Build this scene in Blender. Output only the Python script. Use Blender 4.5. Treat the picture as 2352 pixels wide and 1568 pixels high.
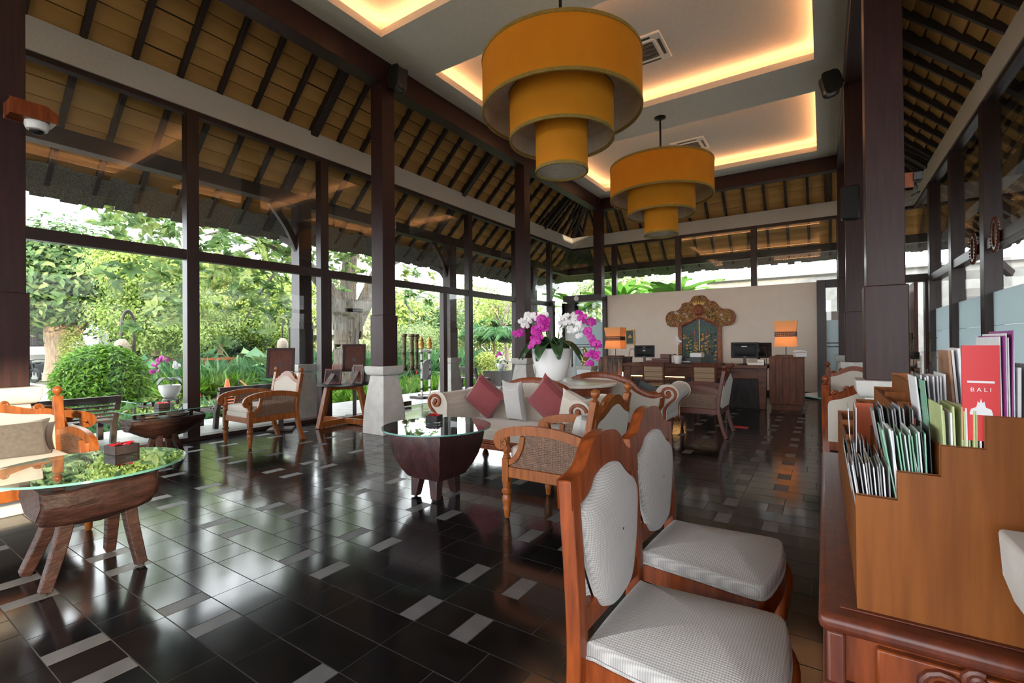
import bpy, math, random
import numpy as np
from mathutils import Vector, Matrix
rnd = random.Random(7); NR = np.random.default_rng(7)
PI = math.pi
scene = bpy.context.scene
col = scene.collection
for o in list(bpy.data.objects): bpy.data.objects.remove(o)

# ---------------------------------------------------------------- camera
W, H, FPX, CAMH = 2352, 1568, 1087.1, 1.252
def cam_axes(yaw, pitch, roll):
    f = Vector((-math.sin(yaw)*math.cos(pitch), math.cos(yaw)*math.cos(pitch), math.sin(pitch)))
    r0 = Vector((math.cos(yaw), math.sin(yaw), 0)); u0 = r0.cross(f)
    return (math.cos(roll)*r0+math.sin(roll)*u0, -math.sin(roll)*r0+math.cos(roll)*u0, f)
CR, CU, CF = cam_axes(.5814, .0049, -.008)
cd = bpy.data.cameras.new('camera'); cam = bpy.data.objects.new('camera', cd); col.objects.link(cam)
cd.sensor_width = 36; cd.lens = 36*FPX/W; cd.clip_start = .03; cd.clip_end = 400
cam.matrix_world = Matrix(((CR.x, CU.x, -CF.x, 0), (CR.y, CU.y, -CF.y, 0), (CR.z, CU.z, -CF.z, CAMH), (0, 0, 0, 1)))
scene.camera = cam
def at(x, y, X=None, Y=None, z=None):
    d = CF+(x-W/2)/FPX*CR-(y-H/2)/FPX*CU
    t = X/d.x if X is not None else Y/d.y if Y is not None else (z-CAMH)/d.z
    return Vector((0, 0, CAMH))+t*d
def cam_depth(p):
    v = Vector(p)-Vector((0, 0, CAMH)); zc = v.dot(CF)
    return zc, (W/2+FPX*v.dot(CR)/zc if zc > .05 else -1e4), (H/2-FPX*v.dot(CU)/zc if zc > .05 else -1e4)

# ---------------------------------------------------------------- world, sun, exposure
wd = bpy.data.worlds.new('sky'); scene.world = wd; wd.use_nodes = True
wd.node_tree.nodes['Background'].inputs[0].default_value = (.93, .96, 1.0, 1)
wd.node_tree.nodes['Background'].inputs[1].default_value = 4.2
sl = bpy.data.lights.new('sun_offscreen', 'SUN'); sun = bpy.data.objects.new('sun_offscreen', sl); col.objects.link(sun)
sl.energy = 4.5; sl.color = (1.0, .80, .52); sl.angle = math.radians(1.2)
sun.rotation_euler = Vector((-.92, .34, -.235)).to_track_quat('-Z', 'Y').to_euler(); sun.location = (12, -4, 8)
vs = scene.view_settings; vs.view_transform = 'Standard'; vs.look = 'None'; vs.gamma = 1; vs.exposure = 1.05; vs.use_curve_mapping = False
try:
    scene.cycles.max_bounces = 10; scene.cycles.diffuse_bounces = 5; scene.cycles.transparent_max_bounces = 24
    scene.cycles.sample_clamp_indirect = 6.0; scene.cycles.caustics_reflective = False; scene.cycles.caustics_refractive = False
except Exception: pass

# ---------------------------------------------------------------- materials
MT = {}
def newmat(name):
    m = bpy.data.materials.new(name); m.use_nodes = True; MT[name] = m
    nt = m.node_tree; b = nt.nodes['Principled BSDF']
    return m, nt, b
def L(nt, a, b): nt.links.new(a, b)
def coords(nt, scale=(1, 1, 1), kind='Object'):
    tc = nt.nodes.new('ShaderNodeTexCoord'); mp = nt.nodes.new('ShaderNodeMapping')
    mp.inputs['Scale'].default_value = scale; L(nt, tc.outputs[kind], mp.inputs[0]); return mp.outputs[0]
def noise(nt, vec, scale, detail=4, rough=.55):
    n = nt.nodes.new('ShaderNodeTexNoise'); n.inputs['Scale'].default_value = scale; n.inputs['Detail'].default_value = detail
    n.inputs['Roughness'].default_value = rough; L(nt, vec, n.inputs['Vector']); return n.outputs['Fac']
def ramp(nt, fac, stops):
    r = nt.nodes.new('ShaderNodeValToRGB'); e = r.color_ramp.elements
    while len(e) < len(stops): e.new(.5)
    for k, (p, c) in enumerate(stops): e[k].position = p; e[k].color = (*c, 1)
    L(nt, fac, r.inputs[0]); return r.outputs[0]
def bump(nt, b, h, strength, dist=.01):
    n = nt.nodes.new('ShaderNodeBump'); n.inputs['Strength'].default_value = strength; n.inputs['Distance'].default_value = dist
    L(nt, h, n.inputs['Height']); L(nt, n.outputs[0], b.inputs['Normal'])
def mat(name, c1, c2=None, rough=.5, scale=8, stretch=(1, 1, 1), bmp=0, metal=0, spec=.5, coat=0, lo=.3, hi=.7, detail=4, bdist=.01, sheen=0, kind='Object'):
    m, nt, b = newmat(name)
    b.inputs['Roughness'].default_value = rough; b.inputs['Metallic'].default_value = metal
    b.inputs['Specular IOR Level'].default_value = spec; b.inputs['Coat Weight'].default_value = coat; b.inputs['Coat Roughness'].default_value = .15
    if sheen: b.inputs['Sheen Weight'].default_value = sheen
    if c2 is None: b.inputs['Base Color'].default_value = (*c1, 1)
    if c2 is not None or bmp:
        f = noise(nt, coords(nt, stretch, kind), scale, detail)
        if c2 is not None: L(nt, ramp(nt, f, [(lo, c1), (hi, c2)]), b.inputs['Base Color'])
        if bmp: bump(nt, b, f, bmp, bdist)
    return m
def emis(name, c, s):
    m, nt, b = newmat(name); b.inputs['Base Color'].default_value = (*c, 1)
    b.inputs['Emission Color'].default_value = (*c, 1); b.inputs['Emission Strength'].default_value = s; return m
def glass(name, tint, refl=1.0, haze=0.0):
    m, nt, b = newmat(name); nt.nodes.remove(b); out = nt.nodes['Material Output']
    g = nt.nodes.new('ShaderNodeNewGeometry'); d = nt.nodes.new('ShaderNodeVectorMath'); d.operation = 'DOT_PRODUCT'
    L(nt, g.outputs['Incoming'], d.inputs[0]); L(nt, g.outputs['Normal'], d.inputs[1])
    def mth(op, a, bb):
        n = nt.nodes.new('ShaderNodeMath'); n.operation = op
        for k, v in enumerate((a, bb)):
            if v is None: continue
            if isinstance(v, (int, float)): n.inputs[k].default_value = v
            else: L(nt, v, n.inputs[k])
        return n.outputs[0]
    c = mth('ABSOLUTE', d.outputs['Value'], None); c = mth('SUBTRACT', 1.0, c); c = mth('POWER', c, 5.0)
    c = mth('MULTIPLY_ADD', c, .96*refl); c.node.inputs[2].default_value = .04*refl
    tr = nt.nodes.new('ShaderNodeBsdfTransparent'); tr.inputs[0].default_value = (*tint, 1)
    gl = nt.nodes.new('ShaderNodeBsdfGlossy'); gl.inputs['Roughness'].default_value = .0
    mx = nt.nodes.new('ShaderNodeMixShader'); L(nt, c, mx.inputs[0]); L(nt, tr.outputs[0], mx.inputs[1]); L(nt, gl.outputs[0], mx.inputs[2])
    L(nt, mx.outputs[0], out.inputs[0]); return m
def translucent(name, c1, c2, tr=.4, scale=6, rough=.6, attr=None, spec=.3):
    m, nt, b = newmat(name); out = nt.nodes['Material Output']
    if attr:
        a = nt.nodes.new('ShaderNodeAttribute'); a.attribute_name = attr; f = a.outputs['Fac']
    else: f = noise(nt, coords(nt), scale)
    stops = [(.0, c1), (1.0, c2)] if not isinstance(c1, list) else c1
    cc = ramp(nt, f, stops); L(nt, cc, b.inputs['Base Color']); b.inputs['Roughness'].default_value = rough
    b.inputs['Specular IOR Level'].default_value = spec
    t = nt.nodes.new('ShaderNodeBsdfTranslucent'); L(nt, cc, t.inputs[0])
    mx = nt.nodes.new('ShaderNodeMixShader'); mx.inputs[0].default_value = tr
    L(nt, b.outputs[0], mx.inputs[1]); L(nt, t.outputs[0], mx.inputs[2]); L(nt, mx.outputs[0], out.inputs[0]); return m

mat('teak', (.095, .018, .0045), (.235, .050, .009), .36, 6, (6, 6, .8), .05, spec=.28, coat=.10)
mat('teak_light', (.14, .038, .008), (.29, .086, .016), .36, 6, (6, 6, .8), .05, spec=.28, coat=.10)
mat('teak_x', (.135, .040, .009), (.215, .070, .015), .45, 4, (11, 8, .7), .03, spec=.18)
mat('mahogany', (.060, .014, .008), (.115, .026, .011), .36, 6, (6, 6, .8), .05, spec=.3, coat=.08)
mat('column_wood', (.019, .0072, .0072), (.040, .0125, .012), .45, 5, (7, 7, .5), .04, spec=.28, coat=.04)
mat('frame_wood', (.016, .0068, .0065), (.031, .011, .010), .4, 5, (5, 5, .6), .04)
mat('rafter_wood', (.016, .008, .006), (.030, .014, .010), .6, 6, (5, 5, 5), .05)
mat('bench_wood', (.030, .020, .018), (.055, .036, .03), .5, 6, (3, 3, 3), .05)
mat('log_wood', (.012, .005, .004), (.034, .0135, .010), .55, 4, (2, 2, 7), .5, bdist=.03, spec=.2)
mat('log_dark', (.014, .006, .0065), (.055, .017, .015), .40, 7, (2.2, 2.2, 1.2), .5, bdist=.02, coat=.12, detail=8)
mat('log_grey', (.10, .075, .065), (.22, .17, .15), .6, 5, (2, 2, 7), .6, bdist=.03)
mat('plaster', (.56, .52, .48), (.62, .58, .54), .8, 30, bmp=.05)
mat('ceiling_paint', (.64, .60, .55), (.69, .65, .60), .85, 20, bmp=.03)
mat('beige_wall', (.76, .665, .57), (.80, .705, .61), .8, 4, bmp=.02)
mat('white_wall', (.72, .72, .70), (.80, .80, .78), .8, 3)
mat('concrete', (.42, .405, .375), (.56, .54, .505), .75, 7, bmp=.15, detail=8)
mat('stone_grey', (.22, .225, .225), (.33, .335, .335), .7, 60, bmp=.2, detail=6)
mat('deck_stone', (.22, .22, .215), (.34, .335, .32), .45, 5, bmp=.06)
mat('asphalt', (.30, .29, .28), (.42, .41, .40), .85, 12, bmp=.1)
mat('soil', (.06, .05, .03), (.13, .13, .06), .9, 4, bmp=.2)
mat('black_plastic', (.012, .012, .013), rough=.4)
mat('dark_metal', (.02, .02, .02), rough=.35, metal=.6)
mat('white_plastic', (.70, .70, .70), rough=.35)
mat('white_ceramic', (.80, .80, .79), rough=.22, coat=.3)
mat('red_paper', (.55, .015, .02), rough=.45)
mat('brass', (.34, .27, .12), (.52, .44, .22), .3, 10, metal=.9)
mat('bronze', (.06, .045, .03), (.16, .12, .06), .42, 8, metal=.7)
mat('fabric_red', (.155, .022, .027), (.19, .030, .034), .85, 60, bmp=.15, sheen=.3)
mat('fabric_taupe', (.075, .066, .058), (.105, .092, .082), .85, 40, bmp=.1, sheen=.2)
mat('marble', (.50, .42, .33), (.66, .60, .52), .25, 3, detail=8, coat=.3)
mat('terracotta', (.45, .10, .04), rough=.7)
mat('cone_orange', (.75, .13, .03), rough=.5)
mat('bark', (.09, .075, .06), (.26, .22, .18), .9, 5, (5, 5, .7), .8, bdist=.05, detail=8)
mat('bark_warm', (.20, .13, .08), (.42, .30, .19), .9, 5, (4, 4, .8), .6, bdist=.05)
mat('basket', (.20, .15, .11), (.40, .32, .26), .8, 30, bmp=.4)
mat('olive_rim', (.22, .15, .03), (.34, .23, .05), .7, 25)
mat('lining', (.55, .48, .40), (.66, .59, .51), .8, 12, (1, 1, .1))
mat('thatch_edge', (.085, .076, .064), (.20, .182, .155), .95, 18, (3, 3, 1), .8, bdist=.04)
mat('desk_dark', (.012, .010, .011), (.034, .025, .025), .5, 5, (4, 4, .7), .1, spec=.2)
mat('desk_wood', (.048, .016, .010), (.15, .050, .022), .42, 4, (.8, 4, 4), .12, spec=.25)
mat('cab_wood', (.065, .020, .010), (.16, .050, .021), .45, 4, (4, 4, .6), .1, spec=.2)
mat('water_white', (.75, .75, .73), rough=.3)
mat('gold_frame', (.42, .24, .05), (.60, .38, .10), .4, 20, metal=.3)
mat('paper_white', (.62, .62, .64), (.72, .72, .74), .6, 30)
mat('paper_grey', (.16, .16, .165), (.38, .38, .39), .55, 60, (1, 1, .3))
mat('paper_green', (.12, .33, .22), (.30, .50, .38), .5, 50, (1, 1, .3))
mat('paper_lime', (.34, .42, .14), (.55, .60, .34), .5, 50, (1, 1, .3))
mat('paper_dark', (.02, .03, .03), rough=.5)
mat('paper_purple', (.28, .05, .22), rough=.5)
mat('paper_orange', (.42, .07, .01), rough=.5)
mat('paper_brown', (.20, .10, .06), (.40, .22, .12), .5, 30)
mat('petal_white', (.78, .76, .76), (.85, .84, .84), .5, 10)
mat('petal_magenta', (.42, .008, .26), (.58, .02, .38), .5, 14)
mat('orchid_leaf', (.014, .045, .018), (.04, .10, .035), .35, 8, coat=.2)
mat('stem_green', (.10, .14, .05), rough=.5)
mat('petal_red', (.5, .01, .025), rough=.5)
mat('rubber', (.01, .01, .01), rough=.7)
mat('chrome', (.5, .5, .5), rough=.2, metal=1)
mat('screen_black', (.008, .008, .009), rough=.55, spec=.3)
mat('roof_tile_grey', (.22, .20, .18), (.32, .30, .27), .8, 10, bmp=.2)
mat('picture_dark', (.012, .016, .016), rough=.4)
mat('rope_orange', (.6, .12, .03), rough=.8)
glass('window_glass', (.97, .985, .98), 1.0)
glass('table_glass', (.86, .93, .90), 1.6)
mat('glass_edge', (.10, .26, .22), rough=.15, coat=.5)
glass('clear_acrylic', (.9, .9, .9), 1.5)
mat('tile_grey', (.068, .068, .071), (.105, .105, .108), .42, 9, bmp=.1)
mat('grout', (.05, .05, .05), rough=.8)
emis('led', (1.0, .50, .22), 13.0)
emis('lamp_bulb', (1.0, .66, .34), 42.0)
emis('warm_strip', (1.0, .50, .15), 9.0)

def fabric(name, c1, c2, sc=60, strength=.35, axes='XY'):
    m, nt, b = newmat(name); v = coords(nt)
    ws = []
    for d in axes:
        w = nt.nodes.new('ShaderNodeTexWave'); w.bands_direction = d; w.inputs['Scale'].default_value = sc; w.inputs['Distortion'].default_value = .6
        w.inputs['Detail'].default_value = 1; L(nt, v, w.inputs['Vector']); ws.append(w.outputs['Fac'])
    a = nt.nodes.new('ShaderNodeMath'); a.operation = 'ADD'; L(nt, ws[0], a.inputs[0]); L(nt, ws[1], a.inputs[1])
    s = nt.nodes.new('ShaderNodeMath'); s.operation = 'MULTIPLY'; s.inputs[1].default_value = .5; L(nt, a.outputs[0], s.inputs[0])
    L(nt, ramp(nt, s.outputs[0], [(.25, c1), (.75, c2)]), b.inputs['Base Color'])
    b.inputs['Roughness'].default_value = .9; b.inputs['Sheen Weight'].default_value = .25; b.inputs['Specular IOR Level'].default_value = .2
    bump(nt, b, s.outputs[0], strength, .002); return m
fabric('fabric_cream', (.42, .37, .31), (.52, .47, .40))
fabric('fabric_weave', (.26, .25, .24), (.40, .385, .365), 48, .5)
fabric('fabric_weave_back', (.26, .25, .24), (.40, .385, .365), 48, .5, 'YZ')
fabric('fabric_back', (.42, .37, .31), (.52, .47, .40), 60, .3, 'YZ')
fabric('fabric_grey', (.36, .345, .33), (.44, .42, .40))

def tile_dark():
    m, nt, b = newmat('tile_dark')
    v = coords(nt); oi = nt.nodes.new('ShaderNodeObjectInfo')
    n1 = noise(nt, v, 5, 6); 
    L(nt, ramp(nt, n1, [(.3, (.0030, .0033, .0042)), (.75, (.0075, .0078, .0088))]), b.inputs['Base Color'])
    g = coords(nt, (1, 1, 1)); n2 = noise(nt, g, 2.5, 3)
    r = nt.nodes.new('ShaderNodeMapRange'); r.inputs['To Min'].default_value = .08; r.inputs['To Max'].default_value = .18
    L(nt, n2, r.inputs['Value']); L(nt, r.outputs[0], b.inputs['Roughness'])
    b.inputs['Specular IOR Level'].default_value = .7
    n3 = noise(nt, g, 3.2, 1); bump(nt, b, n3, .10, .012); return m
tile_dark()
def cane():
    m, nt, b = newmat('cane'); out = nt.nodes['Material Output']
    v = coords(nt); ws = []
    for d in ('X', 'Y', 'Z'):
        w = nt.nodes.new('ShaderNodeTexWave'); w.bands_direction = d; w.inputs['Scale'].default_value = 26; L(nt, v, w.inputs['Vector']); ws.append(w.outputs['Fac'])
    # holes where the strand waves of the two in-plane axes are both low
    mx1 = nt.nodes.new('ShaderNodeMath'); mx1.operation = 'MAXIMUM'; L(nt, ws[0], mx1.inputs[0]); L(nt, ws[2], mx1.inputs[1])
    mn = nt.nodes.new('ShaderNodeMath'); mn.operation = 'LESS_THAN'; L(nt, mx1.outputs[0], mn.inputs[0]); mn.inputs[1].default_value = .58
    L(nt, ramp(nt, noise(nt, v, 40), [(.3, (.095, .045, .024)), (.7, (.19, .098, .055))]), b.inputs['Base Color']); b.inputs['Roughness'].default_value = .55
    t = nt.nodes.new('ShaderNodeBsdfTransparent'); mx = nt.nodes.new('ShaderNodeMixShader')
    L(nt, mn.outputs[0], mx.inputs[0]); L(nt, b.outputs[0], mx.inputs[1]); L(nt, t.outputs[0], mx.inputs[2]); L(nt, mx.outputs[0], out.inputs[0])
    bump(nt, b, mx1.outputs[0], .5, .004)
cane()
def woven():
    m, nt, b = newmat('woven_seagrass'); v = coords(nt)
    br = nt.nodes.new('ShaderNodeTexBrick'); br.inputs['Scale'].default_value = 22; br.inputs['Color1'].default_value = (.42, .28, .17, 1)
    br.inputs['Color2'].default_value = (.30, .19, .11, 1); br.inputs['Mortar'].default_value = (.12, .07, .04, 1); br.inputs['Mortar Size'].default_value = .03
    mp = coords(nt, (1, 1, 1)); sw = nt.nodes.new('ShaderNodeVectorRotate'); sw.inputs['Angle'].default_value = PI/2; sw.rotation_type = 'X_AXIS'
    L(nt, mp, sw.inputs[0]); L(nt, sw.outputs[0], br.inputs['Vector']); L(nt, br.outputs['Color'], b.inputs['Base Color']); b.inputs['Roughness'].default_value = .8
    bump(nt, b, br.outputs['Fac'], -.6, .01)
woven()
def matting(name, c1, c2):
    m, nt, b = newmat(name); v = coords(nt, (1, 1, 1), 'Generated')
    o = coords(nt, (40, 160, 40)); f = noise(nt, o, 1.0, 5, .7); f2 = noise(nt, coords(nt, (.6, .6, .6)), .9, 2)
    ad = nt.nodes.new('ShaderNodeMath'); ad.operation = 'MULTIPLY_ADD'; ad.inputs[1].default_value = .9; L(nt, f, ad.inputs[0]); L(nt, f2, ad.inputs[2])
    L(nt, ramp(nt, ad.outputs[0], [(.45, c1), (1.0, c2)]), b.inputs['Base Color']); b.inputs['Roughness'].default_value = .85; b.inputs['Specular IOR Level'].default_value = .2
    bump(nt, b, f, .4, .006)
matting('bamboo_mat', (.24, .115, .034), (.56, .30, .10))
def frosted():
    m, nt, b = newmat('frosted_glass'); out = nt.nodes['Material Output']
    b.inputs['Base Color'].default_value = (.60, .69, .71, 1); b.inputs['Roughness'].default_value = .25
    t = nt.nodes.new('ShaderNodeBsdfTranslucent'); t.inputs[0].default_value = (.72, .82, .84, 1)
    mx = nt.nodes.new('ShaderNodeMixShader'); mx.inputs[0].default_value = .6
    L(nt, b.outputs[0], mx.inputs[1]); L(nt, t.outputs[0], mx.inputs[2]); L(nt, mx.outputs[0], out.inputs[0])
frosted()
translucent('shade_orange', (.82, .30, .016), (.92, .40, .028), .30, 5, .8)
translucent('lamp_shade', (.90, .56, .26), (.95, .62, .30), .42, 6, .8)
LEAF = dict(
    leaf_bush=[(0, (0.031, 0.099, 0.009)), (.5, (0.099, 0.236, 0.019)), (1, (0.223, 0.372, 0.050))],
    leaf_deep=[(0, (0.031, 0.074, 0.028)), (.6, (0.087, 0.167, 0.056)), (1, (0.260, 0.322, 0.112))],
    leaf_light=[(0, (0.124, 0.223, 0.037)), (.5, (0.279, 0.384, 0.081)), (1, (0.459, 0.508, 0.186))],
    leaf_big=[(0, (.045, .10, .035)), (.55, (.14, .24, .07)), (1, (.40, .44, .13))],
    leaf_far=[(0, (0.112, 0.180, 0.062)), (.5, (0.260, 0.341, 0.124)), (1, (0.434, 0.484, 0.248))],
    leaf_palm=[(0, (0.037, 0.118, 0.050)), (.6, (0.093, 0.223, 0.081)), (1, (0.211, 0.347, 0.136))],
    leaf_banana=[(0, (0.074, 0.223, 0.025)), (.6, (0.161, 0.372, 0.050)), (1, (0.285, 0.484, 0.112))],
    leaf_yellow=[(0, (0.186, 0.248, 0.031)), (.6, (0.360, 0.409, 0.074)), (1, (0.508, 0.521, 0.186))],
    leaf_red=[(0, (0.087, 0.031, 0.019)), (1, (0.341, 0.174, 0.074))])
for k, s in LEAF.items(): translucent(k, s, None, .38, attr='tint', rough=.5)

# ---------------------------------------------------------------- geometry helpers
class G:
    def __init__(s): s.v = []; s.f = []; s.m = []
    def add(s, vs, fs, M=None, mi=0):
        o = len(s.v)
        s.v += [tuple(M @ Vector(p)) for p in vs] if M is not None else [tuple(p) for p in vs]
        s.f += [tuple(i+o for i in f) for f in fs]; s.m += [mi]*len(fs); return s
    def bx(s, x0, x1, y0, y1, z0, z1, M=None, mi=0):
        return s.add([(x, y, z) for z in (z0, z1) for y in (y0, y1) for x in (x0, x1)],
                     [(0, 2, 3, 1), (4, 5, 7, 6), (0, 1, 5, 4), (2, 6, 7, 3), (0, 4, 6, 2), (1, 3, 7, 5)], M, mi)
    def box(s, c, d, M=None, mi=0):
        return s.bx(c[0]-d[0]/2, c[0]+d[0]/2, c[1]-d[1]/2, c[1]+d[1]/2, c[2]-d[2]/2, c[2]+d[2]/2, M, mi)
    def frus(s, x, y, z0, z1, a0, a1, b0=None, b1=None, M=None, mi=0, n=1, off=(0, 0)):
        b0 = b0 or a0; b1 = b1 or a1
        return s.add([(x-a0, y-b0, z0), (x+a0, y-b0, z0), (x+a0, y+b0, z0), (x-a0, y+b0, z0), (x-a1+off[0], y-b1+off[1], z1), (x+a1+off[0], y-b1+off[1], z1), (x+a1+off[0], y+b1+off[1], z1), (x-a1+off[0], y+b1+off[1], z1)],
                     [(3, 2, 1, 0), (4, 5, 6, 7), (0, 1, 5, 4), (1, 2, 6, 5), (2, 3, 7, 6), (3, 0, 4, 7)], M, mi)
    def sqlathe(s, prof, M=None, mi=0):           # square-section profile (half-width, z)
        vs = []; fs = []
        for r, z in prof: vs += [(-r, -r, z), (r, -r, z), (r, r, z), (-r, r, z)]
        for k in range(len(prof)-1):
            for j in range(4): fs.append((k*4+j, k*4+(j+1) % 4, k*4+4+(j+1) % 4, k*4+4+j))
        fs += [(3, 2, 1, 0), tuple(range(len(vs)-4, len(vs)))]
        return s.add(vs, fs, M, mi)
    def lathe(s, prof, seg=16, c=(0, 0, 0), M=None, mi=0, cap=True, sx=1, sy=1):
        vs = []; fs = []; n = len(prof)
        for r, z in prof:
            for k in range(seg):
                a = 2*PI*k/seg; vs.append((c[0]+r*math.cos(a)*sx, c[1]+r*math.sin(a)*sy, c[2]+z))
        for i in range(n-1):
            for k in range(seg):
                k2 = (k+1) % seg; fs.append((i*seg+k, i*seg+k2, (i+1)*seg+k2, (i+1)*seg+k))
        if cap: fs += [tuple(range(seg-1, -1, -1)), tuple((n-1)*seg+k for k in range(seg))]
        return s.add(vs, fs, M, mi)
    def ball(s, c, r, seg=12, M=None, mi=0):
        rx, ry, rz = r if isinstance(r, tuple) else (r, r, r)
        n = max(4, seg//2); vs = [(c[0], c[1], c[2]-rz)]; fs = []
        for i in range(1, n):
            t = -PI/2+PI*i/n
            for k in range(seg):
                a = 2*PI*k/seg; vs.append((c[0]+rx*math.cos(t)*math.cos(a), c[1]+ry*math.cos(t)*math.sin(a), c[2]+rz*math.sin(t)))
        vs.append((c[0], c[1], c[2]+rz)); e = len(vs)-1
        for k in range(seg):
            k2 = (k+1) % seg; fs.append((0, 1+k2, 1+k)); fs.append((e, 1+(n-2)*seg+k, 1+(n-2)*seg+k2))
            for i in range(n-2): fs.append((1+i*seg+k, 1+i*seg+k2, 1+(i+1)*seg+k2, 1+(i+1)*seg+k))
        return s.add(vs, fs, M, mi)
    def sweep(s, path, sec, up=(0, 0, 1), sc=None, M=None, mi=0, closed=False):
        P = [Vector(p) for p in path]; n = len(P); vs = []; fs = []; m = len(sec); up = Vector(up)
        for i, p in enumerate(P):
            a = P[(i-1) % n] if closed or i > 0 else p; b = P[(i+1) % n] if closed or i < n-1 else p
            t = (b-a).normalized(); x = t.cross(up)
            if x.length < 1e-4: x = t.cross(Vector((0, 1, 0))) if abs(t.y) < .9 else t.cross(Vector((1, 0, 0)))
            x.normalize(); y = x.cross(t).normalized(); k = sc[i] if sc else 1
            kx, ky = k if isinstance(k, tuple) else (k, k)
            vs += [p+x*(u*kx)+y*(w*ky) for u, w in sec]
        for i in range(n if closed else n-1):
            j = (i+1) % n
            for k in range(m): fs.append((i*m+k, i*m+(k+1) % m, j*m+(k+1) % m, j*m+k))
        if not closed: fs += [tuple(range(m-1, -1, -1)), tuple((n-1)*m+k for k in range(m))]
        return s.add(vs, fs, M, mi)
    def tube(s, path, r, seg=8, M=None, mi=0, up=(0, 0, 1), closed=False):
        return s.sweep(path, circ(1, seg), up, r if isinstance(r, list) else [r]*len(path), M, mi, closed)
    def prism(s, outl, t0, t1, ax='y', M=None, mi=0):  # outline in the two other axes
        def p(a, b, t): return (t, a, b) if ax == 'x' else (a, t, b) if ax == 'y' else (a, b, t)
        n = len(outl); vs = [p(a, b, t0) for a, b in outl]+[p(a, b, t1) for a, b in outl]
        fs = [tuple(range(n)), tuple(range(2*n-1, n-1, -1))]+[(k, (k+1) % n, n+(k+1) % n, n+k) for k in range(n)]
        return s.add(vs, fs, M, mi)
    def ring(s, outer, inner, t0, t1, ax='y', M=None, mi=0):  # closed frame between two outlines of equal length
        def p(q, t): a, b = q; return (t, a, b) if ax == 'x' else (a, t, b) if ax == 'y' else (a, b, t)
        n = len(outer); vs = [p(q, t) for t in (t0, t1) for o in (outer, inner) for q in o]; fs = []
        for k in range(n):
            j = (k+1) % n
            fs += [(k, j, n+j, n+k), (2*n+k, 3*n+k, 3*n+j, 2*n+j), (k, 2*n+k, 2*n+j, j), (n+k, n+j, 3*n+j, 3*n+k)]
        return s.add(vs, fs, M, mi)
    def pillow(s, w, h, t, n=10, M=None, pinch=.12, mi=0):     # in the local XZ plane, thickness along Y
        vs = []; fs = []
        for sd in (1, -1):
            for i in range(n+1):
                for j in range(n+1):
                    u, v = -1+2*i/n, -1+2*j/n
                    e = max(0, (1-u**4))*max(0, (1-v**4)); q = 1-pinch*(1-abs(v)**2)*abs(u)**6; q2 = 1-pinch*(1-abs(u)**2)*abs(v)**6
                    vs.append((u*w/2*q, sd*(.004+t/2*e**.42), v*h/2*q2))
        N = (n+1)**2
        for i in range(n):
            for j in range(n):
                a = i*(n+1)+j; fs.append((a, a+1, a+n+2, a+n+1)); fs.append((N+a, N+a+n+1, N+a+n+2, N+a+1))
        edge = [i*(n+1) for i in range(n+1)]+[n*(n+1)+j for j in range(1, n+1)]+[i*(n+1)+n for i in range(n-1, -1, -1)]+[j for j in range(n-1, 0, -1)]
        for k in range(len(edge)):
            a, b = edge[k], edge[(k+1) % len(edge)]; fs.append((a, b, N+b, N+a))
        return s.add(vs, fs, M, mi)
def circ(r, n): return [(r*math.cos(2*PI*k/n), r*math.sin(2*PI*k/n)) for k in range(n)]
def rect(a, b): return [(-a/2, -b/2), (a/2, -b/2), (a/2, b/2), (-a/2, b/2)]
def T(x=0, y=0, z=0): return Matrix.Translation((x, y, z))
def RX(a): return Matrix.Rotation(a, 4, 'X')
def RY(a): return Matrix.Rotation(a, 4, 'Y')
def RZ(a): return Matrix.Rotation(a, 4, 'Z')
def smoothpath(pts, n=6, closed=False):                       # Catmull-Rom through pts
    P = [Vector(p) for p in pts]; out = []; N = len(P)
    for i in range(N if closed else N-1):
        if closed: a, b, c, d = P[(i-1) % N], P[i], P[(i+1) % N], P[(i+2) % N]
        else: a, b, c, d = P[max(i-1, 0)], P[i], P[i+1], P[min(i+2, N-1)]
        for k in range(n):
            t = k/n; out.append(.5*((2*b)+(c-a)*t+(2*a-5*b+4*c-d)*t*t+(3*b-a-3*c+d)*t**3))
    if not closed: out.append(P[-1])
    return out
def sp2(pts, n=5, closed=False): return [(p[0], p[1]) for p in smoothpath([(a, b, 0) for a, b in pts], n, closed)]

def link(o, par=None):
    col.objects.link(o)
    if par is not None: o.parent = par
    return o
def ob(name, g, m, par=None, bev=0, smooth=True, seg=2, sub=0, ang=38, loc=None):
    me = bpy.data.meshes.new(name); me.from_pydata(g.v, [], g.f)
    ms = m if isinstance(m, (list, tuple)) else [m]
    for k in ms: me.materials.append(MT[k])
    if len(ms) > 1: me.polygons.foreach_set('material_index', g.m)
    me.validate(); 
    if smooth: me.shade_smooth(); me.set_sharp_from_angle(angle=math.radians(ang))
    o = link(bpy.data.objects.new(name, me), par)
    if loc is not None: o.location = loc
    if bev:
        b = o.modifiers.new('bevel', 'BEVEL'); b.width = bev; b.segments = seg; b.limit_method = 'ANGLE'; b.angle_limit = math.radians(40)
    if sub:
        b = o.modifiers.new('sub', 'SUBSURF'); b.levels = sub; b.render_levels = sub
    return o
def tag(o, label=None, cat=None, group=None, kind=None):
    if label: o['label'] = label
    if cat: o['category'] = cat
    if group: o['group'] = group
    if kind: o['kind'] = kind
    return o
def thing(name, label, cat, loc=(0, 0, 0), rz=0, group=None):
    o = link(bpy.data.objects.new(name, None)); o.empty_display_size = .1; o.location = loc; o.rotation_euler = (0, 0, rz)
    return tag(o, label, cat, group)
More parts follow.
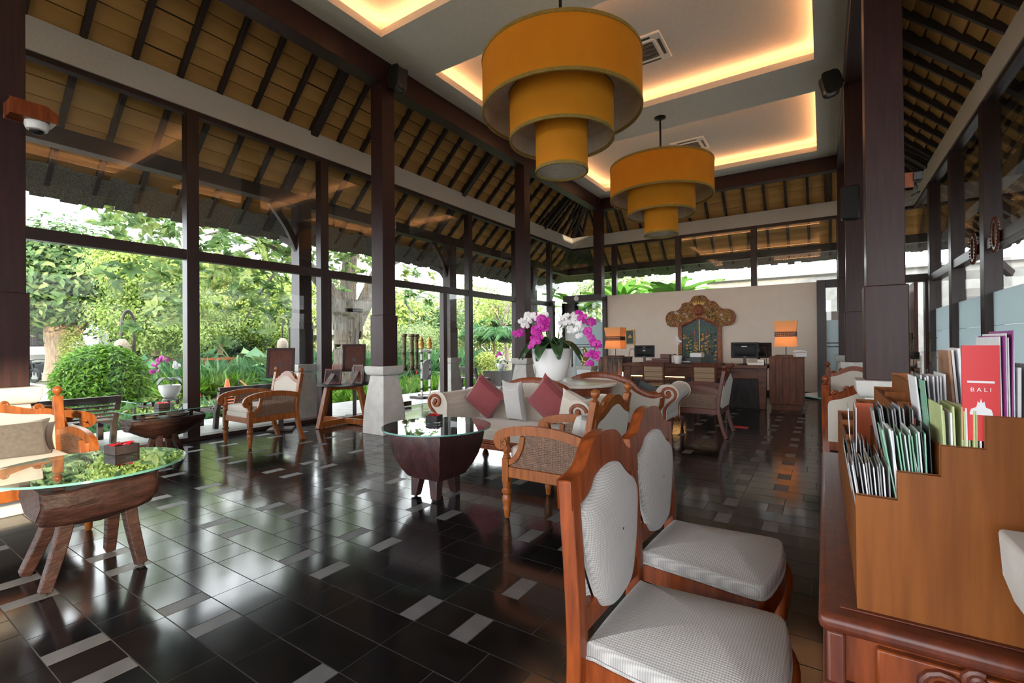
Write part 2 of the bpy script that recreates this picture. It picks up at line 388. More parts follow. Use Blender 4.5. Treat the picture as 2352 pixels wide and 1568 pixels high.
def dup(root, loc, rz=0, label=None, group=None, par=None):
    def cp(o, p):
        c = link(o.copy(), p)
        for ch in list(o.children): cp(ch, c)
        return c
    r = cp(root, par); r.location = loc; r.rotation_euler = (0, 0, rz)
    if label: r['label'] = label
    if group: r['group'] = group
    return r
def inst(name, src, par, loc, rot=(0, 0, 0), sc=(1, 1, 1)):
    o = link(bpy.data.objects.new(name, src.data if isinstance(src, bpy.types.Object) else src), par)
    o.location = loc; o.rotation_euler = rot; o.scale = sc; return o
def text(body, size, m, par, M, name='lettering', ext=.0006):
    cu = bpy.data.curves.new(name, 'FONT'); cu.body = body; cu.size = size; cu.extrude = ext; cu.align_x = 'CENTER'; cu.align_y = 'CENTER'
    t = bpy.data.objects.new(name, cu); col.objects.link(t); dg = bpy.context.evaluated_depsgraph_get()
    me = bpy.data.meshes.new_from_object(t.evaluated_get(dg)); bpy.data.objects.remove(t)
    me.materials.clear(); me.materials.append(MT[m]); me.transform(M); o = link(bpy.data.objects.new(name, me), par); return o

def leafmesh(name, pos, nrm, size, m, par=None, aspect=.45, tint=None, fold=.15, rndrot=True, dirs=None):
    """many leaves in one mesh: each a folded 6-point blade"""
    n = len(pos); pos = np.asarray(pos, float); nrm = np.asarray(nrm, float)
    nrm = nrm/np.maximum(np.linalg.norm(nrm, axis=1, keepdims=True), 1e-6)
    d = NR.normal(size=(n, 3)) if dirs is None else np.asarray(dirs, float)
    d = d-(d*nrm).sum(1, keepdims=True)*nrm; d /= np.maximum(np.linalg.norm(d, axis=1, keepdims=True), 1e-6)
    b = np.cross(nrm, d); sz = (np.asarray(size)*(NR.uniform(.7, 1.3, n)))[:, None]
    w = sz*aspect/2
    v = np.stack([pos, pos+d*sz*.42+b*w+nrm*sz*fold, pos+d*sz, pos+d*sz*.42-b*w+nrm*sz*fold, pos+d*sz*.5], 1)
    v[:, 2] -= nrm*sz*.08
    V = v.reshape(-1, 3); base = (np.arange(n)*5)[:, None]
    F = np.concatenate([base+np.array([[0, 4, 1]]), base+np.array([[1, 4, 2]]), base+np.array([[0, 3, 4]]), base+np.array([[4, 3, 2]])], 1).reshape(-1, 3)
    me = bpy.data.meshes.new(name); me.vertices.add(len(V)); me.vertices.foreach_set('co', V.ravel())
    me.loops.add(F.size); me.loops.foreach_set('vertex_index', F.ravel().astype(np.int32))
    me.polygons.add(len(F)); me.polygons.foreach_set('loop_start', (np.arange(len(F))*3).astype(np.int32)); me.polygons.foreach_set('loop_total', np.full(len(F), 3, np.int32))
    me.update(); me.materials.append(MT[m])
    a = me.attributes.new('tint', 'FLOAT', 'POINT'); tv = NR.beta(2, 2, n) if tint is None else np.clip(tint, 0, 1)
    a.data.foreach_set('value', np.repeat(tv, 5).astype(np.float32))
    return link(bpy.data.objects.new(name, me), par)
# ================================================================ STRUCTURE
XL, XR, YB, Y0 = -7.05, 1.85, 14.4, -3.0
ZC = 5.28
S = lambda o: tag(o, kind='structure')
# ---- floor: slab plus individual tiles (1 m module of five 0.2 m rows)
fl = S(ob('floor', G().bx(XL-.1, XR+.1, Y0, YB+.1, -.12, -.0015), 'grout'))
MOD = [(0, [(0, .42, 0), (.42, .62, 0), (.62, 1, 0)]),
       (.2, [(0, .2, 0), (.2, .3, 1), (.3, .7, 0), (.7, .9, 0), (.9, 1, 1)]),
       (.4, [(0, .5, 0), (.5, .8, 0), (.8, 1, 0)]),
       (.6, [(0, .2, 0), (.2, .3, 1), (.3, .6, 0), (.6, .9, 0), (.9, 1, 1)]),
       (.8, [(0, .3, 0), (.3, .6, 0), (.6, 1, 0)])]
tiles = []
for i in range(-6, 5):
    for j in range(-5, 15):
        for y, cells in MOD:
            for a, b, k in cells:
                x0, x1, y0, y1 = max(-1.56+i+a, XL), min(-1.56+i+b, XR), max(1.35+j+y-1, Y0), min(1.35+j+y-.8, YB)
                if x1-x0 > .02 and y1-y0 > .02: tiles.append((x0, x1, y0, y1, k))
def tkey(t):
    d, px, py = cam_depth(((t[0]+t[1])/2, (t[2]+t[3])/2, 0))
    vis = d > .3 and -120 < px < W+120 and py < H+160
    hid = t[0] > .05 and t[2] < 3.0
    return (0 if vis and not hid else 1, d)
tiles.sort(key=tkey)
tm = {}
gr = {0: G(), 1: G()}
for n, (x0, x1, y0, y1, k) in enumerate(tiles):
    g = .0026
    if n < 298:
        key = (round(x1-x0, 3), round(y1-y0, 3), k)
        if key not in tm:
            hx, hy = key[0]/2-g, key[1]/2-g
            q = ob('floor_tile', G().bx(-hx, hx, -hy, hy, -.009, 0), 'tile_grey' if k else 'tile_dark', fl, smooth=False); tm[key] = q.data
        else: q = inst('floor_tile', tm[key], fl, (0, 0, 0))
        q.location = ((x0+x1)/2, (y0+y1)/2, rnd.uniform(-.0004, .0004)); q.rotation_euler = (rnd.gauss(0, .0009), rnd.gauss(0, .0009), 0)
    else: gr[k].bx(x0+g, x1-g, y0+g, y1-g, -.009, 0)
for k, nm in ((0, 'tile_dark'), (1, 'tile_grey')): tag(ob('floor_tile_field', gr[k], nm, fl, smooth=False), kind='stuff')

# ---- ceiling with three lit recesses
cx0, cx1, rx0, rx1 = -5.30, .42, -4.80, -.07
REC = [(1.47, 4.24), (5.27, 8.02), (9.06, 11.90)]
g = G(); zt = ZC+.10
g.bx(cx0, rx0, Y0, 12.5, ZC, zt).bx(rx1, cx1, Y0, 12.5, ZC, zt)
ys = [Y0]+[v for a in REC for v in a]+[12.5]
for a, b in zip(ys[::2], ys[1::2]): g.bx(rx0, rx1, a, b, ZC, zt)
ceil = S(ob('ceiling', g, 'ceiling_paint', smooth=False))
g = G()
for a, b in REC:
    g.bx(rx0-.26, rx1+.26, a-.26, b+.26, 5.54, 5.70)
    g.bx(rx0-.28, rx0-.26, a-.28, b+.28, zt, 5.7).bx(rx1+.26, rx1+.28, a-.28, b+.28, zt, 5.7)
    g.bx(rx0-.28, rx1+.28, a-.28, a-.26, zt, 5.7).bx(rx0-.28, rx1+.28, b+.26, b+.28, zt, 5.7)
ob('recess', g, 'ceiling_paint', ceil, smooth=False)
for a, b in REC:
    g = G(); e = .07
    g.bx(rx0-e-.02, rx0-e, a-e, b+e, zt+.002, zt+.022).bx(rx1+e, rx1+e+.02, a-e, b+e, zt+.002, zt+.022)
    g.bx(rx0-e, rx1+e, a-e-.02, a-e, zt+.002, zt+.022).bx(rx0-e, rx1+e, b+e, b+e+.02, zt+.002, zt+.022)
    tag(ob('cove_light', g, 'led', ceil, smooth=False), 'warm glowing light strip hidden in the ceiling recess')
# ---- ceiling beams on the column lines
S(ob('trim_1', G().bx(-5.38, -5.15, Y0, 12.62, 4.95, 5.30), 'column_wood', bev=.006))
S(ob('trim_2', G().bx(.285, .52, Y0, 12.62, 4.95, 5.30), 'column_wood', bev=.006))
S(ob('trim_3', G().bx(-5.15, .285, 12.40, 12.62, 4.97, 5.30), 'column_wood', bev=.006))
# ---- plaster bands above the glass
S(ob('wall_left', G().bx(XL-.08, XL+.08, Y0, YB+.08, 4.40, 4.76), 'plaster', smooth=False))
S(ob('wall_back', G().bx(XL+.08, XR-.08, YB-.08, YB+.08, 4.40, 4.76).bx(XL+.08, XR, YB-.05, YB+.08, 0, 2.0), 'plaster', smooth=False))
S(ob('wall_right', G().bx(XR-.08, XR+.08, 2.2, YB+.08, 4.40, 4.76), 'plaster', smooth=False))

# ---- sloped roofs: matting panels between rafters
SA = math.atan(.96); sc_, ss_ = math.cos(SA), math.sin(SA)
def slope(side):
    if side == 'left':  o, a, u = Vector((XL, 0, 4.80)), Vector((0, 1, 0)), Vector((sc_, 0, ss_))
    if side == 'right': o, a, u = Vector((XR, 0, 4.80)), Vector((0, 1, 0)), Vector((-sc_, 0, ss_))
    if side == 'back':  o, a, u = Vector((0, YB+.05, 4.80)), Vector((1, 0, 0)), Vector((0, -sc_, ss_))
    n = u.cross(a)
    if n.z > 0: n = -n
    return o, a, u, n
pan = bpy.data.meshes.new('mat_panel'); gp = G(); gp.add([(-.5, -.47, -.01), (.5, -.47, -.01), (.5, .47, -.01), (-.5, .47, -.01), (-.5, -.46, .034), (.5, -.46, .034), (.5, .46, .006), (-.5, .46, .006)],
       [(3, 2, 1, 0), (4, 5, 6, 7), (0, 1, 5, 4), (1, 2, 6, 5), (2, 3, 7, 6), (3, 0, 4, 7)])
pan.from_pydata(gp.v, [], gp.f); pan.materials.append(MT['bamboo_mat'])
def roofside(side, name, lo, hi, s0, s1, step, first, fat, panels):
    o, a, u, n = slope(side); cw = .228
    g = G(); k0 = (lambda s: s*sc_)
    if side in ('left', 'right'):
        q = [o+a*lo+u*s0, o+a*(hi+.05-k0(s0))+u*s0, o+a*(hi+.05-k0(s1))+u*s1, o+a*lo+u*s1]
    else:
        q = [o+a*(XL+k0(s0))+u*s0, o+a*(XR-k0(s0))+u*s0, o+a*(XR-k0(s1))+u*s1, o+a*(XL+k0(s1))+u*s1]
    g.add([p-n*.02 for p in q]+[p-n*.14 for p in q], [(0, 1, 2, 3), (7, 6, 5, 4), (0, 4, 5, 1), (1, 5, 6, 2), (2, 6, 7, 3), (3, 7, 4, 0)])
    rt = S(ob(name, g, 'rafter_wood', smooth=False))
    Rm = Matrix((a if a.cross(u).dot(n) > 0 else -a, u, n)).transposed()
    y = first; pos = []
    while y < hi+1: pos.append(y); y += step
    for k, y in enumerate(pos):
        f = fat(k)
        b, dp = (.13, .13) if f else (.058, .09)
        top = s1 if side == 'back' else min(s1, (hi-y)/sc_)
        lowr = s0
        if side == 'back': top = min(s1, (y-XL)/sc_, (XR-y)/sc_)
        if top-lowr > .4:
            # jack rafters near the corner fan out from the ceiling corner instead
            r = ob('rafter', G().bx(-b/2, b/2, lowr, top, 0, dp), 'rafter_wood', rt, bev=.004, seg=1)
            r.matrix_world = Matrix.LocRotScale(o+a*y, Rm.to_quaternion(), None)
        if panels and k+1 < len(pos):
            w = pos[k+1]-y; c = y+w/2; s = s0; j = 0
            while s < s1-.05:
                sm = s+cw/2
                ok = (c < hi+.1-sm*sc_) if side != 'back' else (XL+sm*sc_-.1 < c < XR-sm*sc_+.1)
                if ok and panels(c, sm):
                    p = inst('mat_panel', pan, rt, (0, 0, 0)); off = rnd.uniform(-.006, .006)
                    p.matrix_world = Matrix.LocRotScale(o+a*c+u*(sm+off)+n*(-.012), (Rm @ Matrix.Rotation(rnd.gauss(0, .006), 3, 'Z')).to_quaternion(), (w*.999, cw*.985, 1))
                s += cw; j += 1
    return rt
fatl = lambda k: k % 8 == 7
rl = roofside('left', 'roof_left', Y0, YB, 0.0, 2.72, .485, 4.73-7*.485, lambda k: k % 8 == 7, lambda c, s: 1.2 < c < 14.4 and s < 2.15)
rl2 = roofside('left', 'roof_left_veranda', Y0, YB, -2.0, 0.0, .485, 4.73-7*.485, lambda k: k % 8 == 7, lambda c, s: 1.4 < c < 15)
rr = roofside('right', 'roof_right', Y0, YB, 0.0, 2.3, .485, 2.3, lambda k: k % 8 == 5, lambda c, s: c > 3)
rr2 = roofside('right', 'roof_right_veranda', Y0, YB, -2.0, 0.0, .485, 2.3, lambda k: k % 8 == 5, lambda c, s: c > 4)
rb = roofside('back', 'roof_back', 0, YB, 0.0, 2.72, .485, -6.6, lambda k: False, lambda c, s: -7.0 < c < 1.8 and s < 2.3)
rb2 = roofside('back', 'roof_back_veranda', 0, YB, -1.65, 0.0, .485, -6.6, lambda k: False, lambda c, s: True)
# fan rafters and hips at the back corners
for sx, X, xa in ((1, XL, -5.25), (-1, XR, .02)):
    ap = Vector((xa, 12.66, 4.80+.96*1.80-.02)); pts = [Vector((X, y, 4.80)) for y in (12.2, 12.75, 13.2, 13.65, 14.05)]+[Vector((X+sx*d, YB+.05, 4.80)) for d in (.35, .8, 1.3, 1.75)]
    for p in pts:
        d = p-ap; q = ap+d*1.02
        ob('rafter', G().sweep([ap-Vector((0, 0, .04)), q-Vector((0, 0, .05))], rect(.055, .09)), 'rafter_wood', rl if sx > 0 else rr)
    c = Vector((X, YB+.05, 4.80)); d = c-ap
    ob('hip_rafter', G().sweep([ap-d*.3-Vector((0, 0, .05)), c+d*1.1-Vector((0, 0, .05))], rect(.13, .16)), 'rafter_wood', rl if sx > 0 else rr)
# rear roof and band behind the viewer
S(ob('roof_rear', G().add([(XL-1.4, Y0-1.4, 3.4), (XR+1.4, Y0-1.4, 3.4), (XR, Y0, 4.8), (XL, Y0, 4.8), (.45, Y0+1.9, 6.62), (-5.35, Y0+1.9, 6.62)], [(0, 1, 2, 3), (3, 2, 4, 5)]).bx(XL, XR, Y0-.08, Y0+.08, 4.40, 4.80), 'bamboo_mat', smooth=False)).modifiers.new('t', 'SOLIDIFY').thickness = -.12
# roof top closing the loft above the ceiling
S(ob('roof_top', G().bx(-5.35, .45, Y0, 12.75, 6.60, 6.72), 'rafter_wood', smooth=False))
# thatch fringe along the eaves
def fringe(side, lo, hi, par, se=-1.98):
    o, a, u, n = slope(side); g = G(); k = lo
    while k < hi:
        w = rnd.uniform(.10, .2); hgt = rnd.uniform(.07, .12)
        p = o+a*k+u*se
        b = p-u*rnd.uniform(.0, .05)-Vector((0, 0, hgt)); out = -u*.10
        A = a*w*1.15
        q = p+u*rnd.uniform(.26, .34)+n*.085; g.add([q, q+A, b+A, b, p+out+n*-.22, p+A+out+n*-.22, b+A+out, b+out], [(3, 2, 1, 0), (4, 5, 6, 7), (0, 1, 5, 4), (1, 2, 6, 5), (2, 3, 7, 6), (3, 0, 4, 7)])
        k += w
    tag(ob('eave_thatch', g, 'thatch_edge', par), 'ragged dark thatch edge along the eave', kind='stuff')
fringe('left', Y0, YB+1.6, rl2); fringe('back', XL-1.3, XR+1.3, rb2, -1.63); fringe('right', Y0, YB+1.5, rr2)

# ---- eave beams carried by the outer columns
S(ob('trim_4', G().bx(-7.62, -7.42, Y0, YB+.6, 3.62, 3.82), 'rafter_wood', bev=.006))
S(ob('trim_5', G().bx(-7.62, 2.4, YB+.5, YB+.7, 3.62, 3.82), 'rafter_wood', bev=.006))
S(ob('trim_6', G().bx(2.22, 2.42, 2, YB+.6, 3.62, 3.82), 'rafter_wood', bev=.006))

# ---- left glass wall
w1 = S(ob('window_1', G().bx(XL-.09, XL+.09, Y0, 5.02, .0, .055).bx(XL-.09, XL+.09, 8.05, 13.0, .0, .055), 'frame_wood', bev=.004))
ob('top_rail', G().bx(XL-.06, XL+.06, Y0, YB, 4.335, 4.40), 'frame_wood', w1, bev=.004)
ob('transom', G().bx(XL-.06, XL+.06, Y0, 13.0, 2.40, 2.53), 'frame_wood', w1, bev=.004)
MY = [-1.0, .95, 2.93, 4.92, 8.86, 10.9, 12.85]
for y in MY: ob('mullion', G().bx(XL-.07, XL+.07, y-.075, y+.075, .05, 4.36), 'frame_wood', w1, bev=.005)
up = [Y0]+MY+[YB]
for a, b in zip(up[:-1], up[1:]):
    segs = [(a+.07, b-.07)]
    if a == 4.92: segs = [(a+.07, 6.935), (6.945, b-.07)]
    for c, d in segs: ob('glass_pane', G().bx(XL-.005, XL+.005, c, d, 2.53, 4.34), 'window_glass', w1, smooth=False)
for a, b in ((Y0, -1.0), (-1.0, .95), (.95, 2.93), (2.93, 4.92), (8.86, 10.9), (10.9, 12.85)):
    ob('glass_pane', G().bx(XL-.005, XL+.005, a+.07, b-.07, .055, 2.40), 'window_glass', w1, smooth=False)
# ---- entrance: frameless glass leaves with bronze pull handles
d1 = S(ob('door_1', G().bx(XL-.06, XL+.06, 7.90, 8.02, 0, 2.40).bx(XL-.05, XL+.05, 5.0, 5.06, 0, 2.40), 'frame_wood', bev=.004))
ob('glass_pane', G().bx(XL-.006, XL+.006, 5.08, 6.05, .03, 2.38), 'window_glass', d1, smooth=False)
ob('glass_pane', G().bx(XL-.005, XL+.005, 8.04, 8.80, .05, 2.40), 'window_glass', d1, smooth=False)
lf = ob('door_leaf', G().bx(XL-.006, XL+.006, 6.07, 6.94, .03, 2.38), 'window_glass', d1, smooth=False)
ob('patch_fitting', G().bx(XL-.03, XL+.03, 6.1, 6.94, .02, .11), 'bronze', lf, bev=.004)
HP = [(.008, 0), (.024, .01), (.026, .05), (.019, .07), (.021, .10), (.016, .16), (.018, .30), (.017, .36), (.021, .375), (.017, .39), (.018, .45), (.016, .60), (.021, .66), (.019, .69), (.026, .71), (.024, .75), (.008, .76)]
for (x, y) in ((XL+.08, 6.70), (XL+.08, 6.91), (XL-.08, 7.20)):  # a handle's reflection in the glass is also built here as a solid bar
    h = ob('pull_handle', G().lathe([(r*2.2, z) for r, z in HP], 14, (x, y, .72)), 'bronze', d1)
    ob('handle_bracket', G().tube([(x, y, .82), (XL, y, .82)], .01, 8).tube([(x, y, 1.38), (XL, y, 1.38)], .01, 8), 'dark_metal', h)
ob('door_leaf', G().bx(XL-.006, XL+.006, 6.95, 7.30, .03, 2.38), 'window_glass', d1, smooth=False)
# ---- back clerestory
w2 = S(ob('window_2', G().bx(XL, XR, YB-.06, YB+.06, 4.335, 4.40), 'frame_wood', bev=.004))
BX = [-5.53, -3.55, -1.55, .38]
for x in BX: ob('mullion', G().bx(x-.075, x+.075, YB-.07, YB+.07, 2.0, 4.36), 'frame_wood', w2, bev=.005)
bx_ = [XL]+BX+[XR]
for a, b in zip(bx_[:-1], bx_[1:]): ob('glass_pane', G().bx(a+.07, b-.07, YB-.005, YB+.005, 2.0, 4.34), 'window_glass', w2, smooth=False)
# ---- right glass wall with frosted lower panes
w3 = S(ob('window_3', G().bx(XR-.08, XR+.08, 2.2, YB, 0, .06), 'frame_wood', bev=.004))
ob('top_rail', G().bx(XR-.06, XR+.06, 2.2, YB, 4.335, 4.40), 'frame_wood', w3)
ob('transom', G().bx(XR-.07, XR+.07, 2.2, 12.75, 2.42, 2.56), 'frame_wood', w3, bev=.004)
RY_ = [2.3, 4.5, 6.6, 8.62, 10.5, 12.35]
for y in RY_: ob('mullion', G().bx(XR-.09, XR+.09, y-.10, y+.10, .05, 4.36), 'frame_wood', w3, bev=.005)
for a, b in zip(RY_, RY_[1:]+[YB]):
    ob('glass_pane', G().bx(XR-.005, XR+.005, a+.1, b-.1, 2.56, 4.34), 'window_glass', w3, smooth=False)
    if a < 12:
        ob('glass_pane', G().bx(XR-.005, XR+.005, a+.1, b-.1, 1.87, 2.42), 'window_glass', w3, smooth=False)
        tag(ob('frosted_pane', G().bx(XR-.006, XR+.006, a+.1, b-.1, 1.44, 1.868), 'frosted_glass', w3, smooth=False), 'pale blue frosted glass')
        tag(ob('frosted_pane', G().bx(XR-.006, XR+.006, a+.1, b-.1, .06, 1.435), 'frosted_glass', w3, smooth=False), 'pale blue frosted glass')
# ---- reception partition wall and its two side doors
S(ob('wall_reception', G().bx(-5.12, -.11, 12.75, 12.9, 0, 2.60), 'beige_wall', bev=.004))
S(ob('baseboard_reception', G().bx(-5.12, -.11, 12.735, 12.75, 0, .10), 'desk_dark'))
d2 = S(ob('door_2', G().bx(-5.24, -5.12, 12.66, 12.9, 0, 2.55).bx(-6.95, -6.85, 12.7, 12.85, 0, 2.55), 'frame_wood', bev=.005))
ob('header', G().bx(-6.30, -5.12, 12.30, 12.75, 2.45, 2.62), 'frame_wood', d2, bev=.006)
ob('header_sensor', G().lathe([(.075, 0), (.075, .03), (.05, .04), (.045, .035), (.02, .05)], 16, M=T(-5.86, 12.30, 2.53) @ RX(PI/2)), ['white_plastic'], d2)
lf = ob('door_leaf', G().bx(-6.15, -5.26, 12.74, 12.755, .03, 1.85), 'frosted_glass', d2, smooth=False)
ob('etched_line', G().bx(-6.13, -5.28, 12.730, 12.738, 1.20, 1.22).bx(-6.13, -5.28, 12.730, 12.738, 1.13, 1.15), 'frame_wood', lf, smooth=False)
ob('glass_pane', G().bx(-6.15, -5.26, 12.742, 12.752, 1.85, 2.44), 'window_glass', d2, smooth=False)
ob('pull_handle', G().tube([(-6.20, 12.66, .55), (-6.20, 12.66, 1.25)], .02, 10).tube([(-6.2, 12.66, .62), (-6.2, 12.74, .62)], .01).tube([(-6.2, 12.66, 1.18), (-6.2, 12.74, 1.18)], .01), 'dark_metal', d2)
ob('side_panel', G().bx(-6.75, -6.40, 13.3, 13.34, .02, 2.15), 'white_wall', d2)
ob('side_panel_frame', G().bx(-6.84, -6.75, 13.28, 13.36, 0, 2.5).bx(-6.40, -6.31, 13.28, 13.36, 0, 2.5).bx(-6.84, -6.31, 13.28, 13.36, 2.15, 2.5), 'frame_wood', d2)
d3 = S(ob('door_3', G().bx(-.11, .06, 12.62, 12.9, 0, 2.62).bx(.06, .60, 12.62, 12.88, 2.46, 2.62), 'frame_wood', bev=.005))
lf = ob('door_leaf', G().bx(.07, .58, 12.74, 12.755, .03, 2.45), 'window_glass', d3, smooth=False)
tag(ob('frosted_film', G().bx(.07, .58, 12.725, 12.732, .03, 1.72), 'frosted_glass', lf, smooth=False), 'frosted lower half')
ob('etched_line', G().bx(.07, .58, 12.715, 12.722, 1.20, 1.225).bx(.07, .58, 12.715, 12.722, 1.12, 1.145), 'frame_wood', lf, smooth=False)
# passage beside the right wall: dark opening with a pale architrave, then a door leaf with long handles
d4 = S(ob('door_4', G().bx(.52, 1.85, 12.70, 12.86, 2.46, 2.62).bx(1.74, 1.85, 12.62, 12.86, 0, 2.5), 'frame_wood', bev=.005))
tag(ob('architrave', G().bx(1.28, 1.42, 13.1, 13.2, 0, 2.30).bx(.60, 1.42, 13.1, 13.2, 2.14, 2.30), 'beige_wall', d4), 'pale tan door surround')
ob('door_leaf', G().bx(.60, 1.28, 13.16, 13.22, 0, 2.14), 'desk_dark', d4)
ob('open_leaf', G().bx(1.50, 1.56, 12.1, 12.72, .03, 2.40), 'mahogany', d4, bev=.004)
HB = [(.02, 0), (.028, .01), (.028, .06), (.014, .25), (.013, .30), (.014, .35), (.028, .54), (.028, .59), (.02, .60)]
for x, y in ((1.46, 12.2), (XR-.14, 11.95)):
    h = ob('pull_handle', G().lathe(HB, 12, (x, y, .80)), 'bronze', d4)
    ob('handle_bracket', G().tube([(x, y, .92), (x+.1, y, .92)], .009, 6).tube([(x, y, 1.30), (x+.1, y, 1.30)], .009, 6), 'bronze', h)

# ---- columns: stone plinth, sheath and shaft
def column(name, label, x, y, z1=4.96, group=None, stone='concrete', base=0.0, wood='column_wood'):
    t = thing(name, label, 'column', (x, y, base), 0, group)
    ob('plinth', G().sqlathe([(.215, 0), (.213, .1), (.200, .35), (.170, .60), (.140, .80), (.137, .82)]), stone, t, bev=.008, ang=50)
    ob('plinth_cap', G().sqlathe([(.140, .82), (.165, .825), (.182, .845), (.192, .88), (.196, .95), (.15, .953)]), stone, t, bev=.006, ang=60)
    ob('sheath', G().bx(-.134, .134, -.134, .134, .95, 1.675), wood, t, bev=.008)
    ob('shaft', G().bx(-.117, .117, -.117, .117, 1.67, z1-base), wood, t, bev=.006)
    return t
LXC, RXC = -5.267, .402
cl = 'dark wooden column on a tapered pale stone plinth'
column('column', cl+', carrying a security camera bracket, behind the left settee', LXC, .88)
column('column', cl+' beside the display stand, loudspeaker at its top', LXC, 4.67)
column('column', cl+' behind the white orchid planter', LXC, 8.46)
column('column', 'dark wooden column on a tapered grey stone plinth beside the brochure rack', RXC, 4.67)
column('column', 'grey tapered stone plinth of a column right beside the brochure rack end panel', RXC+.025, .87)
column('column', 'dark wooden column with a small black wall speaker, behind the armchairs by the frosted glass', RXC, 8.46)
for x, lb in ((LXC, 'slim dark wooden post rising above the frosted reception door'), (RXC, 'slim dark wooden post rising beside the reception wall end')):
    t = thing('post', lb, 'post', (x, 12.52, 2.62)); ob('shaft', G().bx(-.117, .117, -.117, .117, 0, 2.34), 'column_wood', t, bev=.006)
    if x > 0: ob('lower_shaft', G().bx(-.117, .117, -.117, .117, -1.67, 0), 'column_wood', t, bev=.006); ob('plinth', G().sqlathe([(.215, -2.62), (.2, -2.3), (.14, -1.82), (.17, -1.80), (.195, -1.72), (.196, -1.67)]), 'concrete', t, bev=.006)
for y, lb in ((1.0, 'outdoor veranda column hidden behind the sunlit indoor column'), (4.84, 'outdoor veranda column with stone plinth behind the cane armchair'), (8.72, 'outdoor veranda column with stone plinth beside the entrance door frame'), (12.6, 'outdoor veranda column behind the orchid planter by the glass corner')):
    t = column('veranda_column', lb, -7.52, y, 3.64, base=-.02, wood='frame_wood')
    ob('bracket', G().sweep([Vector(p) for p in smoothpath([(-.05, 0, 2.75), (-.25, 0, 3.05), (-.6, 0, 3.2)], 4)], rect(.09, .12)), 'rafter_wood', t)
    ob('bracket', G().sweep([Vector(p) for p in smoothpath([(0, -.05, 2.85), (0, -.25, 3.25), (0, -.55, 3.62)], 4)], rect(.07, .10)), 'rafter_wood', t)

# ---- outside ground, back garden wall and added sun-blocking wall
S(ob('veranda_floor', G().bx(-9.0, XL-.09, Y0, YB+2, -.14, -.02).bx(XR+.09, 4.5, -8, YB+2, -.14, -.02).bx(-9, XR+.1, YB+.1, YB+2.0, -.14, -.02), 'deck_stone', smooth=False))
S(ob('ground', G().bx(-90, 60, -60, 90, -.40, -.27), 'soil', smooth=False))
S(ob('driveway', G().bx(-34, -10.6, -30, 5.6, -.30, -.255), 'asphalt', smooth=False))
S(ob('garden_wall_back', G().bx(-3.4, 9, 17.6, 17.8, -.3, 3.34).bx(-3.45, 9, 17.5, 17.9, 3.34, 3.42), 'concrete', smooth=False))
S(ob('sun_block_wall_right', G().bx(5.5, 5.8, -2.0, 18, -.3, 4.75), 'white_wall', smooth=False))  # added wall, height and end set to block sun except toward the settee
# ================================================================ FURNITURE
def dome(g, outl, z0, z1, bulge, n=6, M=None, under=True):
    """upholstered pad: vertical rounded side then a domed top"""
    m = len(outl); cx = sum(p[0] for p in outl)/m; cy = sum(p[1] for p in outl)/m; vs = []; fs = []
    rings = [(.97, z0), (1.0, z0+.008)]
    for k in range(n+1):
        a = k/n*PI/2; rings.append((1-.0-.06*(1-math.cos(a)), z1-.022+.022*math.sin(a)))
    for k in range(1, n+1):
        t = k/n; rings.append((.94*(1-t)+.02*t, z1+bulge*(1-(1-t)**2.2)))
    for s, z in rings: vs += [(cx+(p[0]-cx)*s, cy+(p[1]-cy)*s, z) for p in outl]
    R_ = len(rings)
    for i in range(R_-1):
        for k in range(m): fs.append((i*m+k, i*m+(k+1) % m, (i+1)*m+(k+1) % m, (i+1)*m+k))
    fs += [tuple(range(m-1, -1, -1)), tuple((R_-1)*m+k for k in range(m))]
    return g.add(vs, fs, M)
def rrect(x0, x1, y0, y1, r, n=4):
    o = []
    for cx, cy, a0 in ((x1-r, y1-r, 0), (x0+r, y1-r, 90), (x0+r, y0+r, 180), (x1-r, y0+r, 270)):
        for k in range(n+1):
            a = math.radians(a0+90*k/n); o.append((cx+r*math.cos(a), cy+r*math.sin(a)))
    return o
def spiral(cx, cz, r0, turns, a0, n=14, y=0, sgn=1):
    return [(cx+r0*(1-.8*k/n)*math.cos(a0+sgn*2*PI*turns*k/n), y, cz+r0*(1-.8*k/n)*math.sin(a0+sgn*2*PI*turns*k/n)) for k in range(n+1)]
FLEG = [(r*1.22, z) for r, z in [(.010, 0), (.016, .012), (.018, .05), (.024, .075), (.020, .09), (.027, .12), (.029, .15), (.022, .175), (.031, .19), (.031, .205), (.024, .215), (.027, .27)]]
BAL = [(.026, .43), (.030, .445), (.021, .46), (.028, .485), (.030, .51), (.021, .54), (.026, .555), (.024, .60)]
def spiral_yz(cy, cz, r0, turns, a0, sgn, n=14): return [(0, p[0], p[2]) for p in spiral(cy, cz, r0, turns, a0, n, 0, sgn)]

